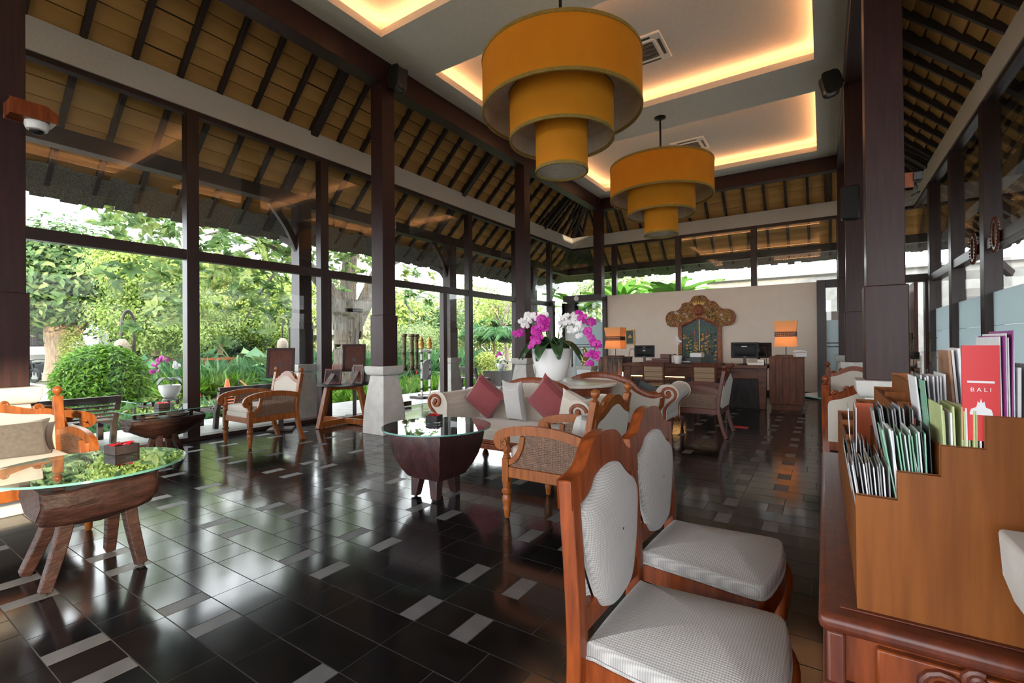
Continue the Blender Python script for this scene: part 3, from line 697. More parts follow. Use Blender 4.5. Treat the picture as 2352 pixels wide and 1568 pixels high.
def armchair(label, loc, rz, w=.58, wood='teak', group=None, cushion=None, loose=True, name='armchair'):
    t = thing(name, label, 'armchair' if w < 1 else 'settee', loc, rz, group); h = w/2
    for s in (-1, 1):
        y = s*(h-.005)
        ob('front_leg', G().lathe(FLEG, 14, (.29, y, 0)).bx(.263, .317, y-.027, y+.027, .265, .435).lathe(BAL, 14, (.29, y, 0)), wood, t, bev=.003, seg=1)
        p = ob('back_post', G().sweep(smoothpath([(-.415, y, 0), (-.372, y, .12), (-.335, y, .28), (-.318, y, .42), (-.345, y, .62), (-.395, y, .88)], 4), rect(.045, .058), (0, 1, 0)), wood, t, bev=.004)
        ob('finial', G().lathe([(.018, 0), (.024, .006), (.012, .014), (.016, .022), (.026, .036), (.030, .052), (.026, .068), (.014, .079), (.004, .083)], 14, (-.398, y, .875)), wood, p)
        ob('side_rail', G().bx(-.33, .27, y-.02, y+.02, .30, .375), wood, t, bev=.004)
        ya = s*(h+.01)
        pts = [(-.35, ya, .592), (-.22, ya, .628), (-.05, ya, .648), (.12, ya, .646), (.25, ya, .627), (.33, ya, .597), (.352, ya, .562), (.338, ya, .530), (.305, ya, .527), (.296, ya, .552), (.315, ya, .562)]
        P = smoothpath(pts, 4); n = len(P)
        arm = ob('arm', G().sweep(P, rect(.064, .034), (0, 1, 0), [(1, 1) if k < n*.72 else (max(.35, 1-(k/n-.72)*2.0), 1) for k in range(n)]), wood, t, bev=.006)
        cur = smoothpath([(.272, 0, .405), (.235, 0, .42), (.195, 0, .46), (.165, 0, .52), (.150, 0, .60)], 4)
        ob('arm_brace', G().sweep([(p.x, y, p.z) for p in cur], rect(.04, .032), (0, 1, 0)), wood, arm, bev=.003, seg=1)
        out = [(-.335, .37), (.262, .37)]+[(p.x, p.z) for p in cur]+[(.02, .632), (-.12, .628), (-.24, .612), (-.342, .588)]
        ob('cane_panel', G().prism(out, y-.003, y+.003, 'y'), 'cane', t, smooth=False)
    ob('front_rail', G().bx(.268, .308, -h+.03, h-.03, .30, .372), wood, t, bev=.005)
    ob('back_rail', G().bx(-.345, -.31, -h+.03, h-.03, .30, .375), wood, t, bev=.004)
    g = G(); dome(g, rrect(-.31, .30, -h+.03, h-.03, .03), .365, .425, .004); ob('seat_pad', g, 'fabric_cream', t)
    if loose:
        g = G(); dome(g, rrect(-.29, .295, -h+.035, h-.035, .05), .425, .505, .014); ob('seat_cushion', g, 'fabric_cream', t)
    Mb = T(-.325, 0, .40) @ RY(-.155); b = h-.035
    # upholstered back with a shaped top, wooden crest above it
    top = [(b, .30), (b*.96, .335), (b*.72, .352), (b*.45, .385), (b*.22, .415), (0, .425)]
    tp = sp2(top, 3); prof = [(y, z) for y, z in tp]+[(-y, z) for y, z in tp[::-1][1:]]
    g = G(); g.prism([(-b, .0), (b, .0)]+prof, -.032, .030, 'x', Mb); ob('back_panel', g, 'fabric_back', t, bev=.016, seg=3)
    crest = [(b+.028, .37), (b*.93, .395), (b*.80, .40), (b*.62, .43), (b*.40, .475), (b*.18, .497), (0, .502)]
    cp = sp2(crest, 3); co = [(y, z) for y, z in cp]+[(-y, z) for y, z in cp[::-1][1:]]
    inn = [(y*1.0+.012, z-.006) for y, z in tp]; ci = inn[::-1]; lo = [(-y, z) for y, z in inn]
    g = G(); g.prism(co+[(-b-.028, .295)]+lo+ci+[(b+.028, .295)], -.026, .026, 'x', Mb); cr = ob('crest_rail', g, wood, t, bev=.005)
    for s in (-1, 1):
        for (cy, cz, r0, a0) in ((b*.86, .405, .030, 0), (b*.55, .452, .028, PI)):
            ob('carved_scroll', G().tube([(x, s*yy, zz) for x, yy, zz in spiral_yz(cy, cz, r0, 1.4, a0, 1)], .011, 8, Mb, up=(1, 0, 0)), wood, cr)
    if cushion:
        for (cy, m, tw) in cushion:
            ob('back_cushion', G().pillow(.42, .36, .13, M=T(-.17, cy, .62) @ RY(-.22) @ RZ(PI/2)), m, t)
    return t
A = armchair('orange-brown cane-sided armchair with cream pad, in front of the sign lectern', (-6.15, 3.36, 0), -PI/2, .60, 'teak_light')
D = armchair('orange-brown cane armchair behind the left settee, partly hidden by it', (-6.15, 1.22, 0), PI/2, .60, 'teak_light')
B_ = armchair('light teak cane-sided armchair with grey cushion beside the dark block coffee table', (-1.62, 3.13, 0), PI, .62, 'teak_light')
ob('lumbar_cushion', G().pillow(.34, .30, .13, M=T(-.16, -.08, .60) @ RY(-.25) @ RZ(PI/2)), 'fabric_grey', B_)
armchair('dark mahogany cane armchair seen from the side near the reception desk', (-1.47, 6.95, 0), PI, .62, 'mahogany')
armchair('armchair with its cream back toward the brochure rack, behind the grey stone plinth', (.32, 5.32, 0), PI/2, .62, 'teak')
armchair('armchair with cream back in front of the far right column, facing the glass table', (.36, 7.72, 0), -PI/2, .62, 'teak')
# settee at the left edge
ST = armchair('cream settee with carved teak frame, beside the left oval glass table', (-4.50, .52, 0), 0, 1.20, 'teak_light', name='settee')
q = ob('throw_pillow', G().pillow(.52, .28, .13, M=T(-4.60, .76, .615) @ RY(-.30) @ RZ(PI/2)), 'fabric_taupe'); tag(q, 'taupe throw pillow leaning on the left settee back', 'cushion')

# ---- shield-back side chairs
def sidechair(label, loc, rz, group=None):
    t = thing('side_chair', label, 'chair', loc, rz, group); wd = 'teak'
    seat = sp2([(-.225, -.17), (-.225, .17), (-.20, .195), (0, .215), (.155, .232), (.20, .21), (.217, .10), (.223, 0), (.217, -.10), (.20, -.21), (.155, -.232), (0, -.215), (-.20, -.195)], 3, True)
    ap = [(x*1.015+.0, y*1.02) for x, y in seat]
    ob('seat_frame', G().prism(ap, .365, .425, 'z'), wd, t, bev=.006)
    g = G(); dome(g, seat, .42, .472, .036, 6); ob('seat_cushion', g, 'fabric_weave', t)
    ob('seat_piping', G().tube([(x*1.005, y*1.005, .430) for x, y in seat], .005, 6, closed=True), 'fabric_weave', t)
    for s in (-1, 1):
        y = s*.212
        ob('back_post', G().sweep(smoothpath([(-.290, y, 0), (-.255, y, .2), (-.240, y, .42), (-.245, y, .62), (-.262, y, .893)], 4), rect(.042, .046), (0, 1, 0)), wd, t, bev=.004)
        yl = s*.195
        ob('front_leg', G().sweep(smoothpath([(.175, yl, .40), (.201, yl*1.04, .33), (.195, yl*1.02, .22), (.181, yl, .10), (.193, yl*1.02, .03), (.205, yl*1.03, 0)], 4), circ(.024, 10), (0, 1, 0), [1.35, 1.4, 1.5, 1.5, 1.4, 1.3, 1.2, 1.1, 1.0, .95, .9, .85, .8, .8, .8, .85, .95, 1.1, 1.2, 1.2, 1.1]), wd, t)
    Mb = T(-.2405, 0, .485) @ RY(-.052)
    tp = sp2([(.233, .405), (.20, .410), (.165, .418), (.135, .435), (.105, .468), (.065, .492), (0, .500)], 3)
    bt = sp2([(.233, .34), (.20, .345), (.165, .352), (.13, .368), (.10, .395), (.05, .408), (0, .412)], 3)
    up_ = tp+[(-y, z) for y, z in tp[::-1][1:]]; dn = bt+[(-y, z) for y, z in bt[::-1][1:]]
    ob('crest_rail', G().prism(up_+dn[::-1], -.021, .021, 'x', Mb), wd, t, bev=.006)
    ob('lower_rail', G().bx(-.016, .016, -.20, .20, .0, .06, Mb), wd, t, bev=.004)
    sh = sp2([(0, .405), (.05, .400), (.075, .388), (.105, .362), (.140, .340), (.172, .322), (.183, .28), (.164, .19), (.130, .10), (.095, .04), (.05, .018), (0, .012)], 3)
    so = sh+[(-y, z) for y, z in sh[::-1][1:-1]]
    g = G()
    for sd in (1, -1):
        m = len(so); vs = []; fs = []; R_ = [(1, .0), (1.03, .012), (1.01, .026), (.92, .038), (.65, .048), (.3, .052), (.02, .053)]
        for k, d in R_: vs += [(sd*(.004+d), y*k, .22+(z-.22)*k) for y, z in so]
        for i in range(len(R_)-1):
            for k in range(m):
                f = (i*m+k, i*m+(k+1) % m, (i+1)*m+(k+1) % m, (i+1)*m+k); fs.append(f if sd > 0 else f[::-1])
        g.add(vs, fs, Mb)
    ob('back_pad', g, 'fabric_weave_back', t)
    ob('back_piping', G().tube([Mb @ Vector((.018, y*1.004, z)) for y, z in so], .005, 6, closed=True, up=(1, 0, 0)), 'fabric_weave', t)
    return t
s1 = sidechair('shield-back side chair with woven seat beside the brochure cabinet, showing its full woven seat', (-.30, 1.335, .0), -.03)
dup(s1, (-.350, 1.935, 0), -.05, 'shield-back side chair with woven seat between its twin and the light teak cane armchair')

# ---- camel-back sofas
def sofa(label, loc, rz, hw):
    t = thing('sofa', label, 'sofa', loc, rz); wd = 'mahogany_red'
    MT.setdefault(wd, MT['teak'])
    for x in (-.33, .33):
        for y in (-hw+.22, hw-.22): ob('leg', G().lathe([(.018, 0), (.024, .01), (.040, .05), (.044, .075), (.030, .11), (.022, .14), (.034, .155), (.036, .17), (.045, .19), (.045, .21)], 14, (x, y, 0)), wd, t)
    ob('seat_rail', G().bx(-.36, .375, -hw+.12, hw-.12, .19, .245).bx(-.35, .362, -hw+.13, hw-.13, .245, .265).bx(-.355, .368, -hw+.12, hw-.12, .262, .285), wd, t, bev=.008)
    g = G(); dome(g, rrect(-.30, .36, -hw+.16, hw-.16, .06), .28, .40, .03); ob('seat_cushion', g, 'fabric_cream', t)
    cur = [(hw-.08, .585), (hw-.18, .56), (hw-.30, .58), (hw-.42, .635), (hw*.42, .72), (hw*.2, .785), (0, .80)]
    c = sp2(cur, 4); full = c+[(-y, z) for y, z in c[::-1][1:]]
    Mb = T(-.30, 0, .20) @ RY(-.14) @ T(0, 0, -.20)
    ob('back_panel', G().prism([(-hw+.10, .22), (hw-.10, .22)]+full, -.055, .055, 'x', Mb), 'fabric_back', t, bev=.025, seg=3)
    P = [Mb @ Vector((0, y, z+.014)) for y, z in full]
    cr = ob('crest_rail', G().sweep(P, [(-.066, -.018), (-.04, -.028), (.04, -.028), (.066, -.018), (.066, .016), (.03, .032), (-.03, .032), (-.066, .016)], (1, 0, 0), [(.62+.38*math.sin(PI*k/(len(P)-1))**.5, 1) for k in range(len(P))]), wd, t, bev=.004)
    cr.rotation_euler = (0, 0, 0)
    for s in (-1, 1):   # carved shoulders where the crest meets the arms
        for k, (yy, zz, r0) in enumerate(((hw-.20, .60, .045), (hw-.33, .635, .035))):
            ob('carved_scroll', G().tube([Mb @ Vector((.03, s*a, b)) for _, a, b in spiral_yz(yy, zz, r0, 1.3, PI*k, 1)], .016, 8, up=(1, 0, 0)), wd, cr)
        y = s*(hw-.085)
        prof = [(s*a, b) for a, b in ((hw-.20, .27), (hw-.07, .27), (hw-.06, .42), (hw-.01, .50), (hw+.06, .56), (hw+.085, .625), (hw+.05, .69), (hw-.03, .715), (hw-.11, .695), (hw-.16, .62), (hw-.16, .48))]
        ar = ob('rolled_arm', G().prism(sp2(prof, 3, True), -.33, .315, 'x'), 'fabric_cream', t, bev=.02, seg=3)
        for xx in (.318, -.335):
            g = G(); g.sweep([(xx, s*a, b) for a, b in sp2([(hw-.10, .20), (hw-.065, .30), (hw-.06, .42), (hw-.01, .50), (hw+.055, .56), (hw+.07, .63), (hw+.03, .68), (hw-.035, .69), (hw-.085, .65), (hw-.07, .59), (hw-.015, .58), (hw+.01, .62)], 4)], rect(.03, .034), (1, 0, 0))
            g.lathe([(.02, -.02), (.03, -.01), (.03, .01), (.02, .02)], 12, M=T(xx, s*(hw-.018), .628) @ RY(PI/2))
            ob('arm_scroll', g, wd, ar, bev=.004, seg=1)
    # wooden frame around the outside of the back
    g = G()
    for s in (-1, 1): g.sweep([Mb @ Vector((-.05, s*a, b)) for a, b in sp2([(0, .20), (hw*.45, .205), (hw-.30, .24), (hw-.17, .35), (hw-.09, .48), (hw-.07, .585)], 4)], rect(.04, .07), (1, 0, 0))
    ob('back_frame', g, wd, t, bev=.006)
    return t
sofa('cream camel-back sofa with red and grey pillows behind the dark block coffee table', (-2.72, 4.22, 0), -PI/2, .88)
sofa('cream camel-back sofa with its back turned to the marble table, facing the reception desk', (-2.48, 6.26, 0), PI/2, .90)
def pil(label, x, y, z, w, h, rz, tilt, roll, m, t=.15):
    g = G().pillow(w, h, t, M=RX(tilt) @ RY(roll)); o = ob('throw_pillow', g, m); o.location = (x, y, z); o.rotation_euler = (0, 0, rz)
    tag(o, label, 'cushion')
pil('red square pillow standing on its corner near the sofa rolled arm', -3.16, 4.26, .655, .42, .42, .05, .30, .74, 'fabric_red')
pil('grey rectangular pillow standing between the two red pillows', -2.76, 4.24, .64, .25, .47, 0, .28, .03, 'fabric_grey', .12)
pil('red square pillow standing on its corner next to the teak armchair back', -2.35, 4.27, .665, .43, .43, -.05, .30, .80, 'fabric_red')
pil('white scatter pillow lying behind the cane armchair arm', -2.02, 4.20, .60, .36, .36, -.2, .45, .5, 'fabric_cream')

# ---- log-trough tables with glass tops
def petals(par, x, y, z, w, n=26):
    g = G()
    for k in range(n):
        a = rnd.uniform(0, 6.28); px, py = x+rnd.uniform(-w, w), y+rnd.uniform(-w, w); s = rnd.uniform(.014, .024)
        M = T(px, py, z+rnd.uniform(0, .014)) @ RZ(a) @ RX(rnd.uniform(-.7, .7)) @ RY(rnd.uniform(-.6, .6))
        g.add([(-s, 0, 0), (0, -s*.6, .003), (s, 0, .004), (0, s*.6, .003)], [(0, 1, 2, 3)], M)
    return ob('petal', g, 'petal_red', par)
def tray(label, x, y, z, rz, s=.065):
    t = thing('flower_box', label, 'tray', (x, y, z), rz)
    ob('box', G().bx(-s, s, -s, s, 0, .006).bx(-s, -s+.008, -s, s, 0, .055).bx(s-.008, s, -s, s, 0, .055).bx(-s, s, -s, -s+.008, 0, .055).bx(-s, s, s-.008, s, 0, .055).bx(-s+.008, s-.008, -s+.008, s-.008, .03, .04), 'desk_dark', t, bev=.002)
    p = petals(t, 0, 0, .048, s*.8); p.name = 'red_petals'; tag(p, 'loose red flower petals')
def gtop(t, outl, z, th=.012):
    m = len(outl); g = G(); vs = [(x, y, z) for x, y in outl]+[(x, y, z+th) for x, y in outl]
    g.add(vs, [tuple(range(m-1, -1, -1)), tuple(range(m, 2*m))], mi=0)
    g.add(vs, [(k, (k+1) % m, m+(k+1) % m, m+k) for k in range(m)], mi=1)
    return ob('glass_top', g, ['table_glass', 'glass_edge'], t)
def oval(a, b, n=64): return [(a*math.cos(2*PI*k/n), b*math.sin(2*PI*k/n)) for k in range(n)]
def rough(o, s, seed):
    r = random.Random(seed)
    for v in o.data.vertices:
        v.co.x += r.uniform(-s, s); v.co.y += r.uniform(-s, s); v.co.z += r.uniform(-s, s)
def legs(t, pts, m, w=.042):
    for (x0, y0, x1, y1, zt) in pts:
        l = ob('leg', G().sweep(smoothpath([(x0, y0, zt), ((x0*2+x1)/3, (y0*2+y1)/3, zt*.6), (x1, y1, 0.012)], 3), rect(w*1.15, w), (0, 1, 0), [1.15, 1.12, 1.08, 1.05, 1.0, .95, .9]), m, t, bev=.005)
        ob('foot_pad', G().lathe([(.014, 0), (.016, .014)], 10, (x1, y1, 0)), 'rubber', l)
# left oval table (trough along Y)
t = thing('coffee_table', 'oval glass coffee table on a hollowed log with four splayed legs, beside the settee', 'table', (-3.46, .93, 0))
g = G()
sec = lambda k: [(-.20*k, .515), (-.225*k, .45), (-.20*k, .36), (-.14*k, .315), (.14*k, .315), (.20*k, .36), (.225*k, .45), (.20*k, .515)]
vs = []; fs = []; prof = [(-.255, .84, .06), (-.24, .94, .03), (-.15, 1.0, 0), (0, 1.03, -.012), (.15, 1.0, 0), (.24, .94, .03), (.255, .84, .06)]
for y, k, dz in prof: vs += [(x, y, z+(dz if z < .45 else 0)) for x, z in sec(k)]
for i in range(len(prof)-1):
    for k in range(7): fs.append((i*8+k, i*8+k+1, (i+1)*8+k+1, (i+1)*8+k))
    fs.append((i*8+7, i*8, (i+1)*8, (i+1)*8+7))
fs += [tuple(range(8)), tuple(range(len(vs)-1, len(vs)-9, -1))]
o = ob('log_base', g.add(vs, fs), 'log_wood', t, bev=.012); rough(o, .006, 3)
legs(t, [(-.11, -.13, -.21, -.23, .37), (.11, -.13, .16, -.23, .37), (-.11, .13, -.21, .14, .37), (.11, .13, .18, .17, .37)], 'log_wood', .055)
for x, y in ((-.13, -.17), (.13, -.17), (-.13, .17), (.13, .17)): ob('riser', G().bx(x-.022, x+.022, y-.022, y+.022, .50, .580), 'log_wood', t, bev=.003)
gtop(t, oval(.44, .44), .58)
tray('dark box of red petals on the left oval glass table', -3.66, 1.13, .592, .15)
# rectangular glass table by the window
t = thing('coffee_table', 'rectangular glass table on a boat-shaped log between the facing window armchairs', 'table', (-6.38, 2.36, 0))
vs = []; fs = []; prof = [(-.36, .55, .13), (-.33, .70, .11), (-.20, .95, .04), (0, 1.0, 0), (.20, .95, .04), (.33, .70, .11), (.36, .55, .13)]
sec = [(-.20, .44), (-.205, .39), (-.15, .27), (-.07, .20), (.07, .20), (.15, .27), (.205, .39), (.20, .44)]
for y, k, dz in prof: vs += [(x*(.7+.3*k), y, z+dz*(.44-z)/.24) for x, z in sec]
for i in range(len(prof)-1):
    for k in range(7): fs.append((i*8+k, i*8+k+1, (i+1)*8+k+1, (i+1)*8+k))
    fs.append((i*8+7, i*8, (i+1)*8, (i+1)*8+7))
fs += [tuple(range(8)), tuple(range(len(vs)-1, len(vs)-9, -1))]
o = ob('log_base', G().add(vs, fs), 'log_wood', t, bev=.012); rough(o, .006, 5)
legs(t, [(-.08, -.07, -.17, -.10, .24), (.08, -.07, .15, -.10, .24), (-.08, .07, -.17, .12, .24), (.08, .07, .19, .12, .24)], 'log_wood', .05)
for x, y in ((-.11, -.24), (.11, -.24), (-.11, .24), (.11, .24)): ob('riser', G().bx(x-.016, x+.016, y-.016, y+.016, .425, .532), 'log_wood', t, bev=.003)
gtop(t, rrect(-.30, .30, -.40, .40, .01, 2), .53, .010)
tray('dark box of red petals on the rectangular window table', -6.42, 2.36, .54, .1, .055)
for k, (x, y, r) in enumerate(((-6.42, 2.22, .11), (-6.36, 2.50, .12))):
    d = thing('shell_bowl', ('wide shallow dish' if k else 'small shallow dish')+' lying on the log under the rectangular glass top', 'dish', (x, y, .437))
    ob('bowl', G().lathe([(.03, 0), (r*.8, .012), (r, .04), (r*.97, .04), (r*.75, .018), (.02, .010)], 20), 'log_grey', d)
# central round table on a tapered block
t = thing('coffee_table', 'round glass coffee table on a dark tapered wooden block with short legs', 'table', (-2.70, 2.96, 0))
vs = []; fs = []; prof = [(.20, .17), (.205, .182), (.25, .25), (.290, .33), (.318, .42), (.330, .50), (.325, .55), (.31, .56)]
for r, z in prof:
    for k in range(16):
        a = 2*PI*k/16; q = 1/max(abs(math.cos(a)), abs(math.sin(a))); q = 1+(q-1)*.97; vs.append((r*.86*q*math.cos(a), r*.86*q*math.sin(a), z))
for i in range(len(prof)-1):
    for k in range(16): fs.append((i*16+k, i*16+(k+1) % 16, (i+1)*16+(k+1) % 16, (i+1)*16+k))
fs += [tuple(range(15, -1, -1)), tuple(range(len(vs)-16, len(vs)))]
o = ob('block_base', G().add(vs, fs), 'log_dark', t, bev=.008); rough(o, .004, 8)
for x, y in ((-.13, -.12), (.10, -.13), (-.11, .12), (.09, .12)):
    l = ob('leg', G().frus(x, y, .012, .19, .030, .048, .028, .046, off=(-x*.15, -y*.15)), 'log_dark', t, bev=.006); rough(l, .004, int(90+x*100))
    ob('foot_pad', G().lathe([(.012, 0), (.014, .014)], 10, (x, y, 0)), 'rubber', l)
gtop(t, oval(.45, .45), .565)
tray('dark box of red petals on the round glass table with the block base', -2.86, 3.10, .577, .3, .055)
# glass side table between the right-hand armchairs
t = thing('side_table', 'round glass side table in front of the frosted wall armchairs', 'table', (.22, 6.55, 0))
ob('block_base', G().sqlathe([(.16, 0), (.18, .1), (.24, .45), (.24, .60), (.2, .62)]), 'log_dark', t, bev=.01)
gtop(t, oval(.42, .42), .62)

# ---- round marble-topped table with the orchid planter
t = thing('marble_table', 'large round teak table with a pale marble top between the two sofas', 'table', (-2.65, 5.27, 0))
ob('top', G().lathe([(.56, .74), (.60, .745), (.605, .76), (.60, .775), (.56, .78)], 48), 'marble', t)
ob('apron', G().lathe([(.50, .64), (.545, .645), (.545, .72), (.57, .725), (.57, .74), (.50, .741)], 48), 'teak', t)
ob('pedestal', G().lathe([(.14, .05), (.12, .10), (.07, .18), (.09, .30), (.12, .38), (.07, .46), (.10, .56), (.20, .64), (.20, .66)], 24), 'teak', t)
for k in range(4): ob('foot', G().sweep([(math.cos(a)*r, math.sin(a)*r, z) for a in (k*PI/2+.4,) for r, z in ((.06, .14), (.2, .12), (.34, .05), (.42, .03))], rect(.06, .06)), 'teak', t, bev=.006)
pt = thing('orchid_planter', 'large white pot of magenta and white orchids on the marble table', 'potted orchid', (-2.90, 5.33, .78))
ob('pot', G().lathe([(.13, 0), (.15, .005), (.19, .09), (.228, .20), (.247, .31), (.252, .40), (.246, .408), (.238, .40), (.225, .33), (.02, .325)], 36, cap=True), 'white_ceramic', pt)
ob('soil', G().lathe([(.02, .34), (.235, .345)], 20), 'soil', pt)
def petal_flower(name, m):
    g = G()
    for a, ln, w in ((PI/2, .036, .026), (PI/2+2.2, .034, .024), (PI/2-2.2, .034, .024), (.12, .042, .046), (PI-.12, .042, .046)):
        c, s = math.cos(a), math.sin(a); P = lambda u, v, d: (u*c-v*s, d, u*s+v*c)
        g.add([P(0, 0, 0), P(ln*.45, w*.5, -.004), P(ln*.85, w*.42, .002), P(ln, 0, .006), P(ln*.85, -w*.42, .002), P(ln*.45, -w*.5, -.004), P(ln*.55, 0, -.008)], [(0, 1, 6), (1, 2, 6), (2, 3, 6), (3, 4, 6), (4, 5, 6), (5, 0, 6)])
    g.ball((0, -.008, -.004), (.007, .010, .008), 6)
    me = bpy.data.meshes.new(name); me.from_pydata(g.v, [], g.f); me.materials.append(MT[m]); me.shade_smooth(); return me
FM, FW = petal_flower('flower', 'petal_magenta'), petal_flower('flower', 'petal_white')
def orchid(par, spikes, leaves, fs=1.0, zb=.34):
    for base, pts, m, n0, cnt in spikes:
        P = smoothpath([base]+pts, 8); N = len(P)
        st = ob('flower_stem', G().tube([tuple(p) for p in P], [.006*fs*(1-.5*k/N) for k in range(N)], 6), 'stem_green', par)
        for k in range(cnt):
            i = int(n0*N+(N-1-n0*N)*k/max(1, cnt-1)); i = min(i, N-1); p = P[i]
            off = Vector((rnd.uniform(-.055, .055), rnd.uniform(-.07, .04), rnd.uniform(-.05, .035)))*fs
            inst('flower', FM if m == 'm' else FW, par, p+off, (rnd.uniform(-.5, .3), rnd.uniform(-.5, .5), rnd.uniform(-.2, .95)), (fs*rnd.uniform(1.1, 1.5),)*3)
    for a, ln, w, lift in leaves:
        g = G(); n = 7; vs = []; fs_ = []
        for k in range(n+1):
            u = k/n; rr = ln*u; wd = w*math.sin(PI*(.10+u*.84))**.5*(1 if k < n else .55); z = lift*math.sin(u*PI*.62)-ln*.62*u**2.6
            for s in (-1, 0, 1): vs.append((math.cos(a)*(.04*fs+rr)-math.sin(a)*s*wd/2, math.sin(a)*(.04*fs+rr)+math.cos(a)*s*wd/2, zb*fs+z+(abs(s)*.25*wd)))
        for k in range(n):
            for j in range(2): fs_.append((k*3+j, k*3+j+1, k*3+3+j+1, k*3+3+j))
        o = ob('leaf', g.add(vs, fs_), 'orchid_leaf', par, ang=80); sm = o.modifiers.new('t', 'SOLIDIFY'); sm.thickness = .004
orchid(pt, [((-.05, 0, .34), [(-.08, 0, .62), (-.16, -.03, .80), (-.34, -.05, .76), (-.52, -.06, .58)], 'm', .5, 13),
            ((-.03, 0, .34), [(-.05, -.04, .64), (-.10, -.08, .80), (-.22, -.12, .83), (-.32, -.14, .72)], 'w', .5, 12),
            ((0, -.02, .34), [(0, -.08, .62), (.0, -.16, .78), (-.06, -.22, .66), (-.12, -.24, .44)], 'm', .42, 19),
            ((.02, -.02, .34), [(.03, -.10, .58), (.02, -.18, .70), (-.02, -.24, .60), (-.06, -.26, .48)], 'm', .45, 14),
            ((.05, .02, .34), [(.12, 0, .60), (.20, -.02, .77), (.34, -.03, .78), (.42, -.05, .60)], 'w', .48, 13),
            ((.06, .02, .34), [(.10, .02, .62), (.16, .03, .74), (.24, .02, .76), (.32, .0, .66)], 'w', .5, 10),
            ((.07, 0, .34), [(.16, .02, .64), (.30, .02, .84), (.50, .0, .72), (.60, -.02, .42), (.58, -.03, .26)], 'm', .48, 21)],
       [(-2.9, .40, .17, .10), (-2.2, .36, .16, .08), (-1.5, .38, .17, .08), (-.85, .36, .17, .09), (-.15, .40, .16, .10), (.6, .36, .16, .10), (1.4, .34, .15, .09), (2.2, .36, .16, .09), (3.0, .32, .15, .13), (-1.85, .24, .14, .16), (-.5, .24, .14, .16), (-2.3, .20, .09, .14), (-.7, .2, .09, .13)], zb=.415)
# ---- foreground cabinet and brochure rack
t = thing('cabinet', 'carved teak cabinet carrying the brochure rack', 'cabinet', (0, 0, 0))
ob('top', G().bx(-.012, .60, 1.055, 2.62, .712, .745), 'mahogany', t, bev=.013, seg=3)
ob('top_panel', G().bx(.022, .60, 1.095, 2.58, .745, .748), 'mahogany', t, bev=.001)
ob('body', G().bx(.012, .58, 1.085, 2.59, .06, .712), 'teak', t, bev=.004)
ob('drawer_front', G().bx(.075, .57, 1.068, 1.086, .625, .700), 'teak', t, bev=.004)
ob('corner_stile', G().bx(.000, .03, 1.066, 1.10, .06, .712), 'mahogany', t, bev=.006)
ob('moulding', G().bx(-.006, .585, 1.058, 2.60, .595, .618), 'mahogany', t, bev=.008, seg=3)
ob('plinth', G().bx(-.004, .585, 1.06, 2.60, 0, .07), 'mahogany', t, bev=.006)
ob('door', G().bx(.06, .55, 1.072, 1.086, .10, .57), 'teak', t, bev=.006)
g = G()
for (x, z, r0, a0, sg) in ((.16, .660, .034, 0, 1), (.235, .655, .030, PI, -1), (.30, .665, .030, 0, 1), (.205, .69, .018, 1, 1), (.27, .63, .016, 2, -1)):
    g.tube([(px, 1.066, pz) for px, _, pz in spiral(x, z, r0, 1.35, a0, 16, 0, sg)], .007, 8, up=(0, 1, 0))
for x, z, a in ((.125, .64, .5), (.195, .640, -.6), (.255, .685, .3), (.28, .645, 1.2)): g.ball((x, 1.067, z), (.020, .006, .009), 8)
ob('carved_foliage', g, 'mahogany', t)
rk = thing('brochure_rack', 'stepped wooden brochure rack on the cabinet', 'rack', (0, 0, 0))
STX = [(.050, .112, .960), (.112, .172, 1.012), (.172, .230, 1.066), (.230, .36, 1.122)]
pr = [(.050, .7485)]+[q for a, b, z in STX for q in ((a, z), (b, z))]+[(.36, .7485)]
Y1, Y2 = 1.105, 2.42
ob('end_panel', G().prism(pr, Y1, Y1+.016, 'y'), 'teak_x', rk, bev=.001)
ob('end_panel', G().prism(pr, Y2-.016, Y2, 'y'), 'teak_x', rk, bev=.001)
for k, y in enumerate((1.42, 1.74, 2.06)): ob('divider', G().prism([(x+.004, z+(.012 if z > .8 else .0)) for x, z in pr], y, y+.010, 'y'), 'teak_x', rk)
for a, b, z in STX: ob('riser_board', G().bx(a, a+.010, Y1+.016, Y2-.016, .7485, z-.004), 'teak_x', rk); ob('shelf', G().bx(a+.01, b, Y1+.016, Y2-.016, z-.14, z-.13), 'teak_x', rk)
ob('back_board', G().bx(.35, .36, Y1+.016, Y2-.016, .7485, 1.12), 'teak_x', rk)
def brochures(label, x0, x1, y, z, w, h, n, mats, lean=.12, grp=None):
    """n leaflets standing one behind another along X between x0 and x1, faces turned to -X, spine edge toward the camera"""
    for k in range(n):
        x = x0+(x1-x0)*k/max(1, n-1); th = min(.0045, (x1-x0)/n*.62); m = mats[k % len(mats)]
        hh = h*rnd.uniform(.96, 1.03)
        g = G().bx(-th/2, th/2, -w/2, w/2, 0, hh)
        o = ob('brochure', g, m, smooth=False); o.location = (x, y+rnd.uniform(-.004, .004), z); o.rotation_euler = (rnd.gauss(0, .006), -lean*(1.2-.9*k/max(1, n-1))+rnd.gauss(0, .008), rnd.gauss(0, .02))
        tag(o, label, 'brochure', grp)
    return o
bz = lambda k: STX[k][2]-.129
brochures('grey-edged leaflet on the lowest rack step nearest the carved drawer', .066, .106, 1.180, bz(0), .10, .185, 12, ['paper_grey', 'paper_white', 'paper_grey'], grp='grey leaflets on the lowest step')
brochures('dark grey leaflet in the second slot of the lowest rack step', .064, .090, 1.33, bz(0), .10, .20, 9, ['paper_grey', 'paper_dark', 'paper_grey'], grp='dark grey leaflets, lowest step')
